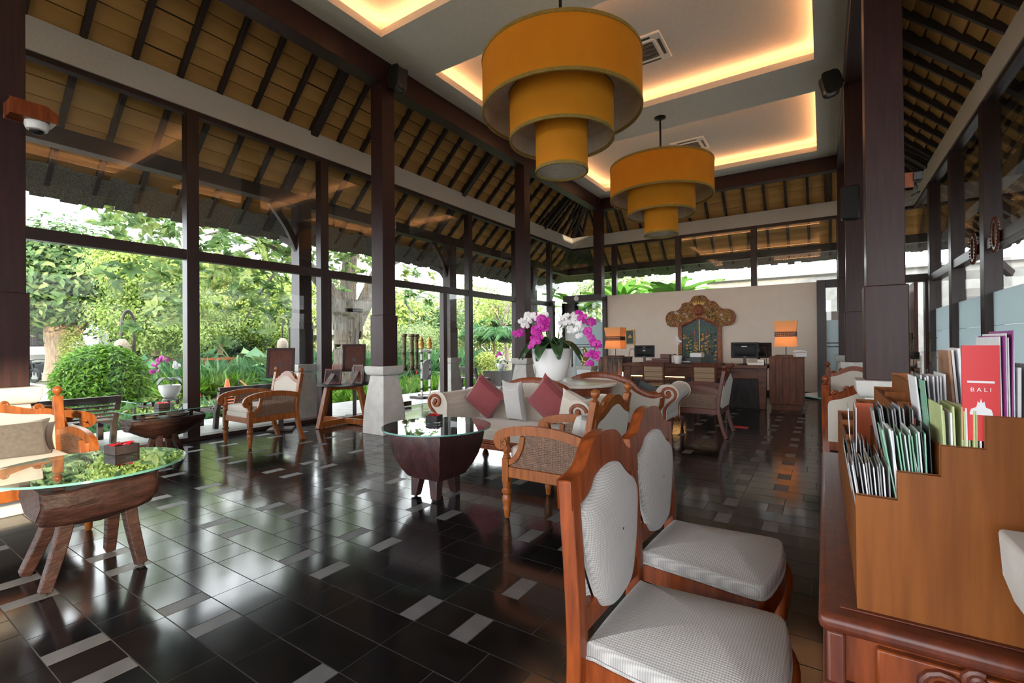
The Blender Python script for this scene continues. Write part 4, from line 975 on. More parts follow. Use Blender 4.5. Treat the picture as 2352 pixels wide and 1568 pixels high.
brochures('mixed picture leaflet beside the dark grey ones on the lowest rack step', .094, .109, 1.33, bz(0), .10, .185, 5, ['paper_white', 'paper_brown', 'paper_dark'], grp='picture leaflets, lowest step')
brochures('white folder standing at the far end of the lowest rack step', .066, .072, 1.62, bz(0), .14, .24, 2, ['paper_white'], .02, grp='white folders, lowest step')
o = ob('brochure', G().bx(-.036, .036, -.003, .003, 0, .17), 'paper_orange', smooth=False); o.location = (.108, 1.72, bz(0)+.07); tag(o, 'orange-red folder behind the white folder on the rack', 'folder')
brochures('green-edged leaflet on the second rack step', .124, .160, 1.185, bz(1), .10, .20, 11, ['paper_green', 'paper_white', 'paper_green', 'paper_green'], grp='green leaflets on the second step')
brochures('dark leaflet at the end of the green stack on the second rack step', .1625, .169, 1.19, bz(1), .10, .21, 3, ['paper_white', 'paper_dark', 'paper_dark'], grp='dark leaflets on the second step')
brochures('charcoal leaflet in the second slot of the second rack step', .122, .166, 1.36, bz(1), .10, .225, 12, ['paper_grey', 'paper_dark', 'paper_grey'], grp='charcoal leaflets, second step')
brochures('lime-edged booklet on the third rack step', .184, .226, 1.185, bz(2), .12, .195, 11, ['paper_lime', 'paper_lime', 'paper_white', 'paper_lime'], .02, grp='lime booklets on the third step')
brochures('white leaflet in the acrylic holder on the third rack step', .180, .214, 1.36, bz(2)+.045, .10, .20, 8, ['paper_white'], .06, grp='white leaflets on the third step')
o = brochures('green and brown photo leaflet facing out on the third rack step', .186, .186, 1.285, bz(2)+.03, .10, .21, 1, ['paper_dark'], .05)
ob('photo', G().bx(-.0035, -.0026, -.048, .048, .11, .205), 'paper_green', o, smooth=False); ob('photo', G().bx(-.0035, -.0026, -.048, .048, .03, .085), 'paper_brown', o, smooth=False); ob('caption', G().bx(-.0037, -.0028, -.04, .035, .088, .106), 'paper_white', o, smooth=False)
brochures('white booklet with a red-brown cover on the top rack step', .240, .300, 1.44, bz(3)+.04, .12, .20, 9, ['paper_brown', 'paper_white', 'paper_white'], .05, grp='red-brown booklets on the top step')
brochures('white and purple booklet behind the red booklet on the top rack step', .252, .268, 1.195, bz(3)+.05, .14, .22, 6, ['paper_white', 'paper_purple', 'paper_white'], .0, grp='purple booklets on the top step')
brochures('pale booklet at the far right of the top rack step', .274, .330, 1.195, bz(3)+.04, .12, .175, 8, ['paper_white', 'paper_grey', 'paper_white'], .0, grp='pale booklets on the top step')
# the red booklet turned to the viewer
rb_ = thing('brochure', 'bright red booklet with white lettering standing on the top rack step', 'booklet', (.2265, 1.128, bz(3)+.045), -.05)
ob('cover', G().bx(-.0235, .0235, -.003, .003, .04, .205), 'red_paper', rb_, smooth=False)
MR = T(0, -.0035, 0) @ RX(PI/2)
text('B A L I', .0095, 'paper_white', rb_, T(.0, -.0035, .128) @ RX(PI/2))
ob('title_line', G().bx(-.017, .017, -.0042, -.003, .140, .1435), 'paper_white', rb_, smooth=False)
ob('emblem', G().prism([(x*.42, .085+(z-.075)*.7) for x, z in sp2([(-.034, .075), (-.030, .089), (-.014, .094), (-.010, .108), (-.004, .104), (0, .115), (.004, .104), (.010, .108), (.014, .094), (.030, .089), (.034, .075)], 2)], -.0042, -.003, 'y'), 'paper_white', rb_, smooth=False)
h = thing('acrylic_holder', 'clear acrylic leaflet holder on the rack', 'holder', (.170, 1.305, bz(2)+.03)); ob('shell', G().bx(0, .003, 0, .14, 0, .26).bx(0, .05, .137, .14, 0, .26), 'clear_acrylic', h, smooth=False)
lf_ = thing('leaflet', 'white leaflet with a lime band facing out in front of the green stack', 'leaflet', (.1185, 1.185, bz(1)), 0)
ob('cover', G().bx(-.002, .002, -.05, .05, 0, .20), 'paper_white', lf_, smooth=False).rotation_euler = (0, -.06, 0)
ob('band', G().bx(-.0035, -.002, -.05, .05, .05, .075), 'paper_lime', lf_, smooth=False).rotation_euler = (0, -.06, 0)
cone = thing('woven_ornament', 'pale pointed ornament behind the booklets at the rack end', 'ornament', (.42, 1.60, .748)); ob('body', G().lathe([(.09, 0), (.09, .30), (.06, .36), (.015, .44), (.004, .47)], 16), 'log_grey', cone)

# ---- display stand with framed pictures by the window
t = thing('display_stand', 'black-topped cross-legged teak display stand beside the pale column plinth', 'stand', (-6.38, 4.83, 0), .0)
ob('top', G().lathe([(.40, .62), (.41, .625), (.41, .637), (.40, .642)], 40), 'black_plastic', t)
for k in range(4):
    a = k*PI/2+.10
    c, s = math.cos(a), math.sin(a)
    l = ob('leg', G().sweep([(c*.50, s*.50, 0), (c*.33, s*.33, .62)], rect(.055, .075), (0, 0, 1) if False else (-s, c, 0)), 'teak_light', t, bev=.004)
for k in range(2):
    a = k*PI/2+.10; c, s = math.cos(a), math.sin(a)
    ob('stretcher', G().sweep([(-c*.48, -s*.48, .055), (c*.48, s*.48, .055)], rect(.04, .085)), 'teak_light', t, bev=.003); ob('top_rail', G().sweep([(-c*.36, -s*.36, .58), (c*.36, s*.36, .58)], rect(.035, .06)), 'teak_light', t, bev=.003)
def frame(label, x, y, z, w, h, rz, lean, mf, mb, strut=True):
    f = thing('picture_frame', label, 'frame', (x, y, z), rz)
    M = RX(-lean)
    ob('frame', G().ring([(-w/2, 0), (w/2, 0), (w/2, h), (-w/2, h)], [(-w/2+.022, .022), (w/2-.022, .022), (w/2-.022, h-.022), (-w/2+.022, h-.022)], -.008, .008, 'y', M), mf, f, bev=.002)
    ob('backing', G().bx(-w/2+.02, w/2-.02, -.004, .004, .02, h-.02, M), mb, f)
    if strut: ob('strut', G().sweep([M @ Vector((0, -.006, h*.68)), Vector((-.02, -h*.52, .004))], rect(.07, .006), (0, 1, 0)), 'log_grey', f)
frame('copper-brown picture frame seen from behind with a grey strut on the display stand', -6.45, 4.66, .642, .30, .24, .35, .22, 'mahogany', 'log_wood')
frame('narrow upright pink-brown picture frame seen from behind on the display stand', -6.18, 4.92, .642, .18, .30, .30, .14, 'log_grey', 'mahogany')
frame('small pale frame standing behind the copper-brown one', -6.62, 4.86, .642, .18, .30, .3, .1, 'teak_light', 'mahogany', False)
frame('black frame standing between the copper-brown and pink-brown frames', -6.30, 5.02, .642, .26, .26, .2, .16, 'black_plastic', 'black_plastic', False)
frame('small grey crossed frame at the end of the display stand', -6.12, 5.08, .642, .16, .2, .2, .14, 'black_plastic', 'log_grey', False)
# lecterns
for (x, y, z, rz, w, h, lb) in ((-6.72, 3.98, .79, .85, .36, .42, 'dark wooden sign lectern behind the window armchair'), (-6.80, 5.36, .80, .8, .36, .46, 'dark menu lectern partly hidden behind the display stand')):
    t = thing('lectern', lb, 'lectern', (x, y, 0), rz)
    M = T(0, 0, z+h*.5) @ RX(-.22)
    ob('board', G().bx(-w/2, w/2, -.012, .012, -h/2, h/2, M), 'mahogany', t, bev=.004); ob('board_frame', G().ring([(-w/2-.01, -h/2-.01), (w/2+.01, -h/2-.01), (w/2+.01, h/2+.01), (-w/2-.01, h/2+.01)], [(-w/2+.03, -h/2+.03), (w/2-.03, -h/2+.03), (w/2-.03, h/2-.03), (-w/2+.03, h/2-.03)], -.02, .016, 'y', M), 'column_wood', t, bev=.003)
    ob('stem', G().sweep([(0, 0, .03), (0, .0, z+h*.5)], rect(.06, .05), (0, 1, 0)), 'column_wood', t); ob('base', G().bx(-.17, .17, -.15, .15, 0, .035), 'column_wood', t, bev=.006)
t = thing('folding_sign', 'dark A-frame board behind the display stand legs', 'sign', (-6.70, 6.05, 0), .9)
for s in (-1, 1): ob('panel', G().sweep([(0, s*.20, 0), (0, s*.02, .62)], rect(.30, .015), (0, 1, 0)), 'column_wood', t)
ob('hazard_mark', G().ring([(-.05, .2), (.05, .2), (0, .30)], [(-.035, .21), (.035, .21), (0, .28)], -.165, -.155, 'y'), 'gold_frame', t, smooth=False)
# ================================================================ RECEPTION
t = thing('reception_desk', 'long dark timber reception desk in front of the carved panel', 'desk', (0, 0, 0))
ob('desk_top', G().bx(-3.60, -.86, 9.80, 10.62, .755, .815), 'desk_wood', t, bev=.006)
ob('apron', G().bx(-3.50, -.97, 9.86, 9.90, .56, .755), 'desk_wood', t, bev=.004)
for x in (-3.56, -.99): ob('leg', G().frus(x+.045, 9.90, 0, .755, .055, .075, .05, .05), 'desk_wood', t, bev=.008)
for k in range(4):
    a = -3.46+k*.625; ob('front_panel', G().bx(a+.008, a+.617, 9.94, 9.97, .05, .56), 'desk_dark', t, bev=.004)
ob('kick_board', G().bx(-3.47, -.97, 9.93, 9.98, 0, .06), 'desk_dark', t)
ob('light_strip', G().bx(-3.46, -2.35, 9.905, 9.92, .545, .556), 'warm_strip', t, smooth=False)
ob('light_strip', G().bx(-3.645, -3.63, 9.88, 9.90, .1, .62), 'warm_strip', t, smooth=False)
def cab(label, x0, x1, z1, m):
    c = thing('reception_cabinet', label, 'cabinet', ((x0+x1)/2, 10.25, 0)); w = (x1-x0)/2
    ob('body', G().bx(-w, w, -.30, .35, .10, z1-.02), m, c, bev=.006); ob('plinth', G().bx(-w+.03, w-.03, -.27, .33, 0, .11), m, c); ob('top', G().bx(-w-.01, w+.01, -.31, .36, z1-.022, z1), m, c, bev=.004)
    n = 5
    for k in range(n): ob('plank', G().bx(-w+2*w*k/n+.003, -w+2*w*(k+1)/n-.003, -.308, -.298, .11, z1-.03), m, c, bev=.002, seg=1)
    return c
mat('burnt', (.025, .014, .012), (.20, .085, .04), .5, 3, (5, 5, 1.0), .2, lo=.42, hi=.62)
cab('scorched dark timber cabinet at the statue end of the desk', -4.22, -3.66, .94, 'burnt')
cab('red-brown timber cabinet at the telephone end of the desk', -.84, -.30, .975, 'cab_wood')
# desk chairs
def deskchair(label, x):
    c = thing('desk_chair', label, 'chair', (x, 9.28, 0), PI/2)
    for s in (-1, 1):
        ob('back_post', G().sweep(smoothpath([(-.26, s*.19, 0), (-.22, s*.19, .25), (-.20, s*.19, .45), (-.25, s*.205, .88)], 4), rect(.036, .036), (0, 1, 0)), 'mahogany', c, bev=.004)
        ob('front_leg', G().frus(.20, s*.19, 0, .43, .016, .022), 'mahogany', c, bev=.003)
        ob('side_rail', G().bx(-.20, .20, s*.19-.012, s*.19+.012, .37, .42), 'mahogany', c)
    Mb = T(-.20, 0, .45) @ RY(-.115)
    ob('top_rail', G().bx(-.016, .016, -.205, .205, .355, .435, Mb), 'mahogany', c, bev=.005); ob('lower_rail', G().bx(-.013, .013, -.19, .19, .06, .09, Mb), 'mahogany', c)
    ob('woven_back', G().bx(-.010, .010, -.178, .178, .09, .36, Mb), 'woven_seagrass', c, bev=.006)
    g = G(); dome(g, rrect(-.20, .24, -.21, .21, .06), .42, .45, .01); ob('seat', g, 'woven_seagrass', c)
deskchair('wooden chair with woven back at the desk, nearer the statue', -2.72)
deskchair('wooden chair with woven back at the desk, in front of the small printer', -1.80)
# table lamps
def tlamp(label, x, y, z):
    l = thing('table_lamp', label, 'lamp', (x, y, z))
    ob('base', G().bx(-.17, .17, -.12, .12, 0, .03), 'column_wood', l, bev=.004)
    ob('stem', G().tube([(0, 0, .03), (0, 0, .34)], .008, 8), 'dark_metal', l)
    pr = [(.190, .18), (.176, .28), (.165, .38), (.163, .42), (.168, .48), (.182, .58), (.192, .66)]
    g = G(); vs = []; fs = []
    for s_, rr in ((0, 0), (1, -.004)):
        for r, zz in pr: q = r+rr; vs += [(-q, -q, zz), (q, -q, zz), (q, q, zz), (-q, q, zz)]
    n = len(pr)
    for s_ in (0, 1):
        for k in range(n-1):
            for j in range(4):
                f = (s_*4*n+k*4+j, s_*4*n+k*4+(j+1) % 4, s_*4*n+k*4+4+(j+1) % 4, s_*4*n+k*4+4+j); fs.append(f if not s_ else f[::-1])
    sh = ob('shade', g.add(vs, fs), 'lamp_shade', l, ang=60)
    b = ob('shade_band', G().ring([(-.171, -.171), (.171, -.171), (.171, .171), (-.171, .171)], [(-.164, -.164), (.164, -.164), (.164, .164), (-.164, .164)], .37, .39, 'z').ring([(-.171, -.171), (.171, -.171), (.171, .171), (-.171, .171)], [(-.164, -.164), (.164, -.164), (.164, .164), (-.164, .164)], .405, .425, 'z').ring([(-.171, -.171), (.171, -.171), (.171, .171), (-.171, .171)], [(-.164, -.164), (.164, -.164), (.164, .164), (-.164, .164)], .44, .46, 'z'), 'column_wood', sh, smooth=False)
    g = G()
    for k in range(11):
        u = -.15+.03*k
        for zz in (.398, .432):
            for px_, py_ in ((u, -.172), (u, .172), (.172, u), (-.172, u)): g.ball((px_, py_, zz), .0075, 6)
    tag(ob('beads', g, 'column_wood', sh), kind='stuff')
    ob('bulb', G().ball((0, 0, .33), .035, 12), 'lamp_bulb', l)
    return l
tlamp('lit orange pinched-square table lamp beside the small framed picture', -3.92, 10.22, .94)
tlamp('lit orange pinched-square table lamp beside the white telephone', -.58, 10.22, .975)
# screens
def monitor(label, x, y, rz, w, h, z=.815):
    m = thing('monitor', label, 'monitor', (x, y, z), rz)
    ob('base', G().lathe([(.11, 0), (.115, .006), (.10, .014), (.02, .02)], 24), 'black_plastic', m)
    ob('stand', G().bx(-.025, .025, -.012, .012, .01, .20), 'black_plastic', m, bev=.003)
    ob('screen', G().bx(-w/2, w/2, -.010, .012, .12, .12+h), 'screen_black', m, bev=.005); ob('rear_housing', G().frus(0, 0, 0, .025, w*.42, w*.3, h*.38, h*.26, M=T(0, -.010, .12+h/2) @ RX(PI/2)), 'screen_black', m, bev=.004)
    return m
m1 = monitor('black monitor seen from behind with a white logo beside the desk microphone', -3.27, 10.25, .05, .44, .26)
text('LG', .05, 'paper_white', m1, T(0, -.037, .33) @ RX(PI/2))
ob('label', G().bx(-.03, .03, -.0375, -.0355, .255, .275), 'paper_white', m1)
m2 = monitor('large black monitor seen from behind near the telephone cabinet', -1.28, 10.22, -.1, .50, .31)
ob('label', G().bx(-.05, .05, -.0375, -.0355, .34, .36), 'paper_white', m2)
monitor('second black monitor half hidden behind the large one', -1.06, 10.46, .35, .46, .30, .815)
def small(name, label, cat, parts, loc, rz=0, group=None):
    o = thing(name, label, cat, loc, rz, group)
    for pn, g, m, b in parts: ob(pn, g, m, o, bev=b)
    return o
small('printer', 'small black and white printer on the desk below the carved panel', 'printer', [('body', G().bx(-.21, .21, -.14, .14, 0, .13), 'black_plastic', .01), ('lid', G().bx(-.02, .21, -.14, .14, .13, .22), 'white_plastic', .008), ('output_tray', G().bx(-.19, .0, -.20, -.10, .03, .05), 'paper_white', .002)], (-2.28, 10.32, .815))
small('telephone', 'cream desk telephone on the red-brown cabinet', 'telephone', [('body', G().prism([(-.10, 0), (.10, 0), (.10, .03), (-.08, .07)], -.09, .09, 'x'), 'paper_white', .006), ('handset', G().sweep(smoothpath([(-.11, -.02, .07), (-.06, -.02, .10), (.06, -.02, .10), (.11, -.02, .07)], 4), rect(.04, .03)), 'paper_white', .006)], (-.36, 10.1, .975), .3)
small('microphone', 'black gooseneck microphone on the desk end beside the telephone cabinet', 'microphone', [('neck', G().tube(smoothpath([(0, 0, 0), (.0, 0, .2), (-.03, 0, .33), (-.09, 0, .36), (-.13, 0, .30)], 5), .006, 6), 'black_plastic', 0), ('head', G().lathe([(.01, 0), (.02, .02), (.02, .07), (.012, .09)], 10, (-.13, 0, .22)), 'black_plastic', 0), ('base', G().bx(-.03, .03, -.03, .03, 0, .02), 'black_plastic', .003)], (-.90, 10.1, .815))
small('microphone', 'black gooseneck microphone beside the lamp on the scorched cabinet end', 'microphone', [('neck', G().tube(smoothpath([(0, 0, 0), (.0, 0, .2), (.04, 0, .30), (.10, 0, .30), (.13, 0, .25)], 5), .006, 6), 'black_plastic', 0), ('head', G().lathe([(.01, 0), (.02, .02), (.02, .08), (.012, .1)], 10, (0, 0, .02)), 'black_plastic', 0), ('base', G().bx(-.03, .03, -.03, .03, 0, .02), 'black_plastic', .003)], (-3.56, 10.1, .815))
small('leaflet_stand', 'stepped wooden leaflet stand on the desk left of the carved panel', 'stand', [('step', G().bx(-.30, .22, -.08, .1, 0, .05), 'mahogany', .004), ('step', G().bx(-.16, .22, -.06, .1, .05, .10), 'mahogany', .004), ('block', G().bx(.02, .22, -.05, .1, .10, .19), 'mahogany', .006)], (-2.92, 10.2, .815))
small('keyboard', 'black keyboard in front of the logo monitor', 'keyboard', [('body', G().bx(-.2, .2, -.06, .06, 0, .018), 'black_plastic', .004)], (-2.98, 10.05, .815))
for x, lb in ((-1.62, 'black computer mouse beside the large monitor'), (-3.02, 'black computer mouse beside the keyboard')): tag(ob('computer_mouse', G().ball((0, 0, .012), (.035, .05, .02), 10), 'black_plastic', loc=(x, 9.95 if x > -2 else 9.93, .818)), lb, 'mouse')
small('paper_tray', 'cream paper tray and bowls behind the large monitor', 'tray', [('tray', G().bx(-.14, .14, -.1, .1, 0, .05), 'marble', .006), ('upper_tray', G().bx(.03, .14, -.1, .1, .05, .11), 'marble', .006)], (-1.06, 10.02, .815))
o_ = thing('small_orchid', 'white orchid in a white pot on the desk in front of the carved panel', 'potted orchid', (-2.50, 10.02, .815))
ob('pot', G().lathe([(.055, 0), (.065, .01), (.085, .12), (.088, .17), (.080, .165), (.02, .15)], 20), 'white_ceramic', o_)
orchid(o_, [((0, 0, .15), [(.02, 0, .40), (-.02, -.02, .55), (-.05, -.04, .50)], 'w', .5, 9), ((0, 0, .15), [(.03, 0, .36), (.03, -.02, .48), (0, -.04, .42)], 'w', .55, 7)], [(.4, .12, .05, .03), (3.4, .12, .05, .03)], .5)
# framed picture on the wall
f = thing('wall_picture', 'gilt-framed dark picture on the beige wall behind the lamp', 'picture', (-4.46, 12.735, 1.20))
ob('frame', G().ring([(-.13, 0), (.13, 0), (.13, .42), (-.13, .42)], [(-.10, .03), (.10, .03), (.10, .39), (-.10, .39)], -.02, .012, 'y'), 'gold_frame', f, bev=.004); ob('picture', G().bx(-.105, .105, -.004, .008, .025, .395), 'picture_dark', f)
g = G()
for x, z in ((0, .25), (-.03, .21), (.03, .21)): g.ball((x, -.006, z), (.028, .004, .028), 8)
ob('emblem', g, 'gold_frame', f)
# carved and painted panel
C_ = thing('carved_panel', 'tall carved and painted Balinese panel with gilded crown on the beige wall', 'wall carving', (-2.63, 12.745, 2.43))
k_ = .001342
def cv(pts): return [((x-845)*k_, -(z-150)*k_) for x, z in pts]
RH = [(845, 150), (930, 154), (965, 182), (990, 235), (1030, 268), (1090, 266), (1140, 290), (1168, 345), (1220, 402), (1290, 424), (1370, 428), (1430, 468), (1462, 540), (1458, 615), (1420, 682), (1360, 714), (1245, 716)]
AR = [(1165, 690), (1110, 682), (1050, 645), (990, 640), (940, 590), (845, 562)]
h1 = cv(sp2(RH, 2)); a1 = cv(sp2(AR, 3))
mir = lambda L_: [(-x, z) for x, z in L_[::-1]]
body = h1+a1+mir(a1)[1:]+mir(h1)[:-1]
mat('carve_gold', (.16, .055, .012), (.46, .22, .045), .45, 30, bmp=.6, bdist=.02)
mat('carve_green', (.012, .045, .03), (.05, .12, .07), .45, 20)
mat('carve_red', (.20, .03, .02), (.36, .10, .05), .45, 20)
mat('carve_blue', (.012, .03, .03), (.05, .085, .09), .45, 8)
ob('crown', G().prism(body, -.07, 0, 'y'), 'carve_gold', C_, bev=.01)
ob('crown_border', G().tube([(x, -.07, z) for x, z in h1[::-1]]+[(x, -.07, z) for x, z in mir(h1)[::-1][1:]], .012, 6, up=(0, 1, 0)), 'carve_red', C_)
jam = lambda s: G().bx(min(s*.43, s*.53), max(s*.43, s*.53), -.06, 0, -1.78, -.72)
for s in (-1, 1):
    j = ob('jamb', jam(s), 'carve_red', C_, bev=.006)
    g = G()
    for k in range(14): g.ball((s*.485, -.06, -.78-.07*k), (.034, .016, .028), 8)
    ob('carved_beads', g, 'carve_gold', j)
ob('arch_moulding', G().tube([(x, -.075, z) for x, z in ([(.42, -.80)]+a1+mir(a1)[1:]+[(-.42, -.80)])], .024, 8, up=(0, 1, 0)), 'carve_red', C_)
pd = cv(sp2([(1160, 700), (1110, 690), (1050, 655), (990, 648), (940, 600), (845, 572)], 2)); pp = [(.42, -1.75)]+pd+mir(pd)[1:]+[(-.42, -1.75)]
ob('painted_door', G().prism(pp, -.03, -.005, 'y'), 'carve_blue', C_, bev=.003)
ob('door_bar', G().bx(-.014, .014, -.06, -.03, -1.40, -.585), 'gold_frame', C_, bev=.004)
def inside(x, z, poly):
    c = False; n = len(poly)
    for i in range(n):
        (x1, z1), (x2, z2) = poly[i], poly[(i+1) % n]
        if (z1 > z) != (z2 > z) and x < (x2-x1)*(z-z1)/(z2-z1)+x1: c = not c
    return c
gs = {'carve_gold': G(), 'carve_green': G(), 'carve_red': G(), 'petal_white': G(), 'gold_frame': G()}
n = 0
while n < 420:
    x, z = rnd.uniform(-.82, .82), rnd.uniform(-.78, 0)
    if not inside(x, z, body) or (abs(x) < .13 and -.56 < z < -.18): continue
    m = rnd.choices(['carve_gold', 'gold_frame', 'carve_green', 'carve_red', 'petal_white'], [5, 4, 2.2, 2, .5])[0]
    s = rnd.uniform(.5, 1); M = T(x, -.074, z) @ RY(rnd.uniform(0, 6.28))
    if rnd.random() < .45: gs[m].tube([M @ Vector(p) for p in spiral(0, 0, .042*s, 1.2, 0, 9, 0, rnd.choice((-1, 1)))], .010*s, 5, up=(0, 1, 0))
    else: gs[m].ball((0, 0, 0), (.034*s, .018, .015*s), 6, M)
    n += 1
for m, g in gs.items(): tag(ob('crown_relief', g, m, C_), kind='stuff')
# mask in the middle of the crown
mk = ob('mask', G().ball((0, -.085, -.36), (.125, .075, .15), 16), 'carve_red', C_)
g = G()
for s in (-1, 1): g.ball((s*.05, -.155, -.33), (.028, .02, .022), 10); g.tube([(s*.02, -.16, -.29), (s*.06, -.16, -.27), (s*.10, -.13, -.30)], .012, 6); g.ball((s*.13, -.09, -.36), (.03, .03, .06), 8)
g.ball((0, -.165, -.37), (.035, .025, .03), 10)
ob('mask_brow_eyes', g, 'carve_gold', mk); g = G().tube(smoothpath([(-.075, -.145, -.44), (0, -.165, -.455), (.075, -.145, -.44)], 4), .016, 6).tube(smoothpath([(-.07, -.14, -.48), (0, -.155, -.50), (.07, -.14, -.48)], 4), .014, 6)
ob('mask_lips', g, 'carve_red', mk)
g = G()
for k in range(9): a = -1.2+.3*k; g.sweep([(math.sin(a)*.10, -.10, -.24+math.cos(a)*.03), (math.sin(a)*.17, -.11, -.19+math.cos(a)*.07)], rect(.028, .02), (0, 1, 0), [1, .4])
ob('mask_crown', g, 'gold_frame', mk)
# painted foliage on the doors
g = G(); g2 = G(); g3 = G()
for cx_, cz_ in ((-.12, -.86), (.17, -.88)):
    for k in range(7):
        a = -.2+k*(PI+.4)/6; P = smoothpath([(cx_, -.04, cz_), (cx_+math.cos(a)*.13, -.05, cz_+math.sin(a)*.12+.03), (cx_+math.cos(a)*.24, -.04, cz_+math.sin(a)*.13-.05)], 4)
        P = [p for p in P if abs(p.x) < .40]
        if len(P) > 2: g.sweep(P, rect(.05, .012), (0, 1, 0), [.5+.5*math.sin(PI*(i+.6)/len(P)) for i in range(len(P))])
    g2.sweep([(cx_, -.035, cz_), (cx_+.03, -.035, cz_-.6)], rect(.03, .02), (0, 1, 0))
for k in range(150):
    x, z = rnd.uniform(-.40, .40), rnd.uniform(-1.65, -.98)
    if abs(x) < .03: continue
    (g3 if rnd.random() < .4 else g).ball((x, -.034, z), (rnd.uniform(.02, .05), .014, rnd.uniform(.015, .035)), 7)
tag(ob('painted_leaves', g, 'carve_green', C_), kind='stuff'); ob('painted_trunk', g2, 'carve_red', C_); tag(ob('painted_blossom', g3, 'gold_frame', C_), kind='stuff')

# ---- golden crouching statue on a pale block
p_ = small('pedestal', 'pale stone block under the golden statue', 'pedestal', [('block', G().bx(-.17, .17, -.17, .17, 0, .72), 'white_wall', .01), ('cap', G().bx(-.19, .19, -.19, .19, .66, .735), 'concrete', .012)], (-4.50, 9.95, 0))
st = bpy.data.meshes.new('statue')
sv = [(0, 0, .09, .075), (.01, 0, .20, .075), (.0, 0, .29, .07), (-.05, 0, .335, .035), (-.075, 0, .375, .052), (-.10, 0, .40, .035),
      (-.10, .055, .20, .048), (-.085, .06, .04, .030), (-.13, .06, .015, .025), (-.09, -.065, .11, .046), (.0, -.09, .035, .034), (-.10, -.09, .03, .03),
      (-.02, .085, .26, .034), (-.09, .07, .20, .027), (-.14, .0, .215, .022), (-.02, -.085, .26, .034), (-.10, -.05, .19, .027), (-.13, .03, .225, .022)]
se = [(0, 1), (1, 2), (2, 3), (3, 4), (4, 5), (0, 6), (6, 7), (7, 8), (0, 9), (9, 10), (10, 11), (2, 12), (12, 13), (13, 14), (2, 15), (15, 16), (16, 17)]
st.from_pydata([v[:3] for v in sv], se, []); so_ = link(bpy.data.objects.new('statue', st)); so_.location = (-4.50, 9.95, .735); so_.rotation_euler = (0, 0, .75)
so_.modifiers.new('skin', 'SKIN'); 
for k, v in enumerate(sv): st.skin_vertices[0].data[k].radius = (v[3]*1.0, v[3]*1.0)
st.skin_vertices[0].data[0].use_root = True
q = so_.modifiers.new('sub', 'SUBSURF'); q.levels = 2; q.render_levels = 2; st.materials.append(MT['brass']); so_.scale = (1.05, 1.05, 1.05)
dg = bpy.context.evaluated_depsgraph_get(); dg.update(); m3 = bpy.data.meshes.new_from_object(so_.evaluated_get(dg)); so_.modifiers.clear(); so_.data = m3; m3.shade_smooth()
tag(so_, 'golden figure crouching with head bowed over its knee, on the pale block', 'statue')
# magazine on the sofa, red slipper-like leaflet on the floor
t = thing('folder', 'dark purple folder leaning on the crest of the far sofa', 'folder', (-1.85, 6.18, .60)); ob('cover', G().bx(-.22, .22, -.006, .006, -.08, .08), 'paper_dark', t).rotation_euler = (-.3, .35, .1)
tag(ob('floor_leaflet', G().bx(-.10, .10, -.05, .05, 0, .008), 'red_paper', loc=(-1.02, 7.65, .001)), 'small red leaflet lying on the dark floor behind the mahogany armchair', 'leaflet')
# ================================================================ CEILING AND WALL FIXTURES
def drum(r, z0, z1, n=64, th=.012):
    g = G()
    g.lathe([(r, z0), (r, z1)], n, cap=False, mi=0); g.lathe([(r-th, z1), (r-th, z0)], n, cap=False, mi=1)
    return g
def pendant(label, x, y):
    t = thing('pendant_lamp', label, 'pendant lamp', (x, y, 0), rnd.uniform(0, 6))
    ob('canopy', G().lathe([(.10, ZC), (.10, ZC-.02), (.03, ZC-.05)], 20), 'dark_metal', t); ob('rod', G().tube([(0, 0, ZC-.02), (0, 0, 4.30)], .018, 10), 'dark_metal', t)
    for nm, r, z0, z1, lz in (('upper_drum', .885, 3.84, 4.39, 4.05), ('middle_drum', .58, 3.54, 4.05, 3.75), ('lower_drum', .29, 3.19, 3.75, 3.195)):
        d = ob(nm, drum(r, z0, z1), ['shade_orange', 'lining'], t, ang=70)
        for zz in (z0, z1):
            ob('rim', G().lathe([(r+.006, zz-.018), (r+.008, zz), (r+.006, zz+.018), (r-.016, zz+.016), (r-.016, zz-.016), (r+.006, zz-.018)], 64, cap=False), 'olive_rim', d)
        ob('diffuser', G().lathe([(.005, lz), (r-.014, lz), (r-.014, lz+.008), (.005, lz+.008)], 48), 'lining', d)
    return t
pendant('large three-tier orange drum pendant hanging from the strip between the near ceiling recesses', -2.44, 4.76)
pendant('three-tier orange drum pendant with its round ceiling canopy showing, near the reception', -2.40, 8.54)
def cassette(label, x, y, rz):
    t = thing('air_conditioner', label, 'air conditioner', (x, y, 5.54), rz); t.scale = (.82, .82, 1)
    ob('panel', G().bx(-.42, .42, -.42, .42, -.035, 0), 'white_plastic', t, bev=.012)
    ob('grille_frame', G().ring(rrect(-.30, .30, -.30, .30, .05), rrect(-.25, .25, -.25, .25, .03), -.05, -.03, 'z'), 'white_plastic', t, bev=.004)
    ob('grille', G().bx(-.25, .25, -.25, .25, -.042, -.03), 'log_grey', t)
    for k in range(4): ob('grille_rib', G().bx(-.25, .25, -.21+.12*k, -.19+.12*k, -.046, -.04), 'black_plastic', t)
    for k in range(4): ob('outlet', G().bx(-.24, .24, .325, .375, -.039, -.033, RZ(k*PI/2)), 'black_plastic', t, bev=.004)
cassette('ceiling air conditioner cassette half hidden behind the large pendant', -2.18, 6.86, 0)
cassette('ceiling air conditioner cassette above the reception pendant', -2.38, 10.72, 0)
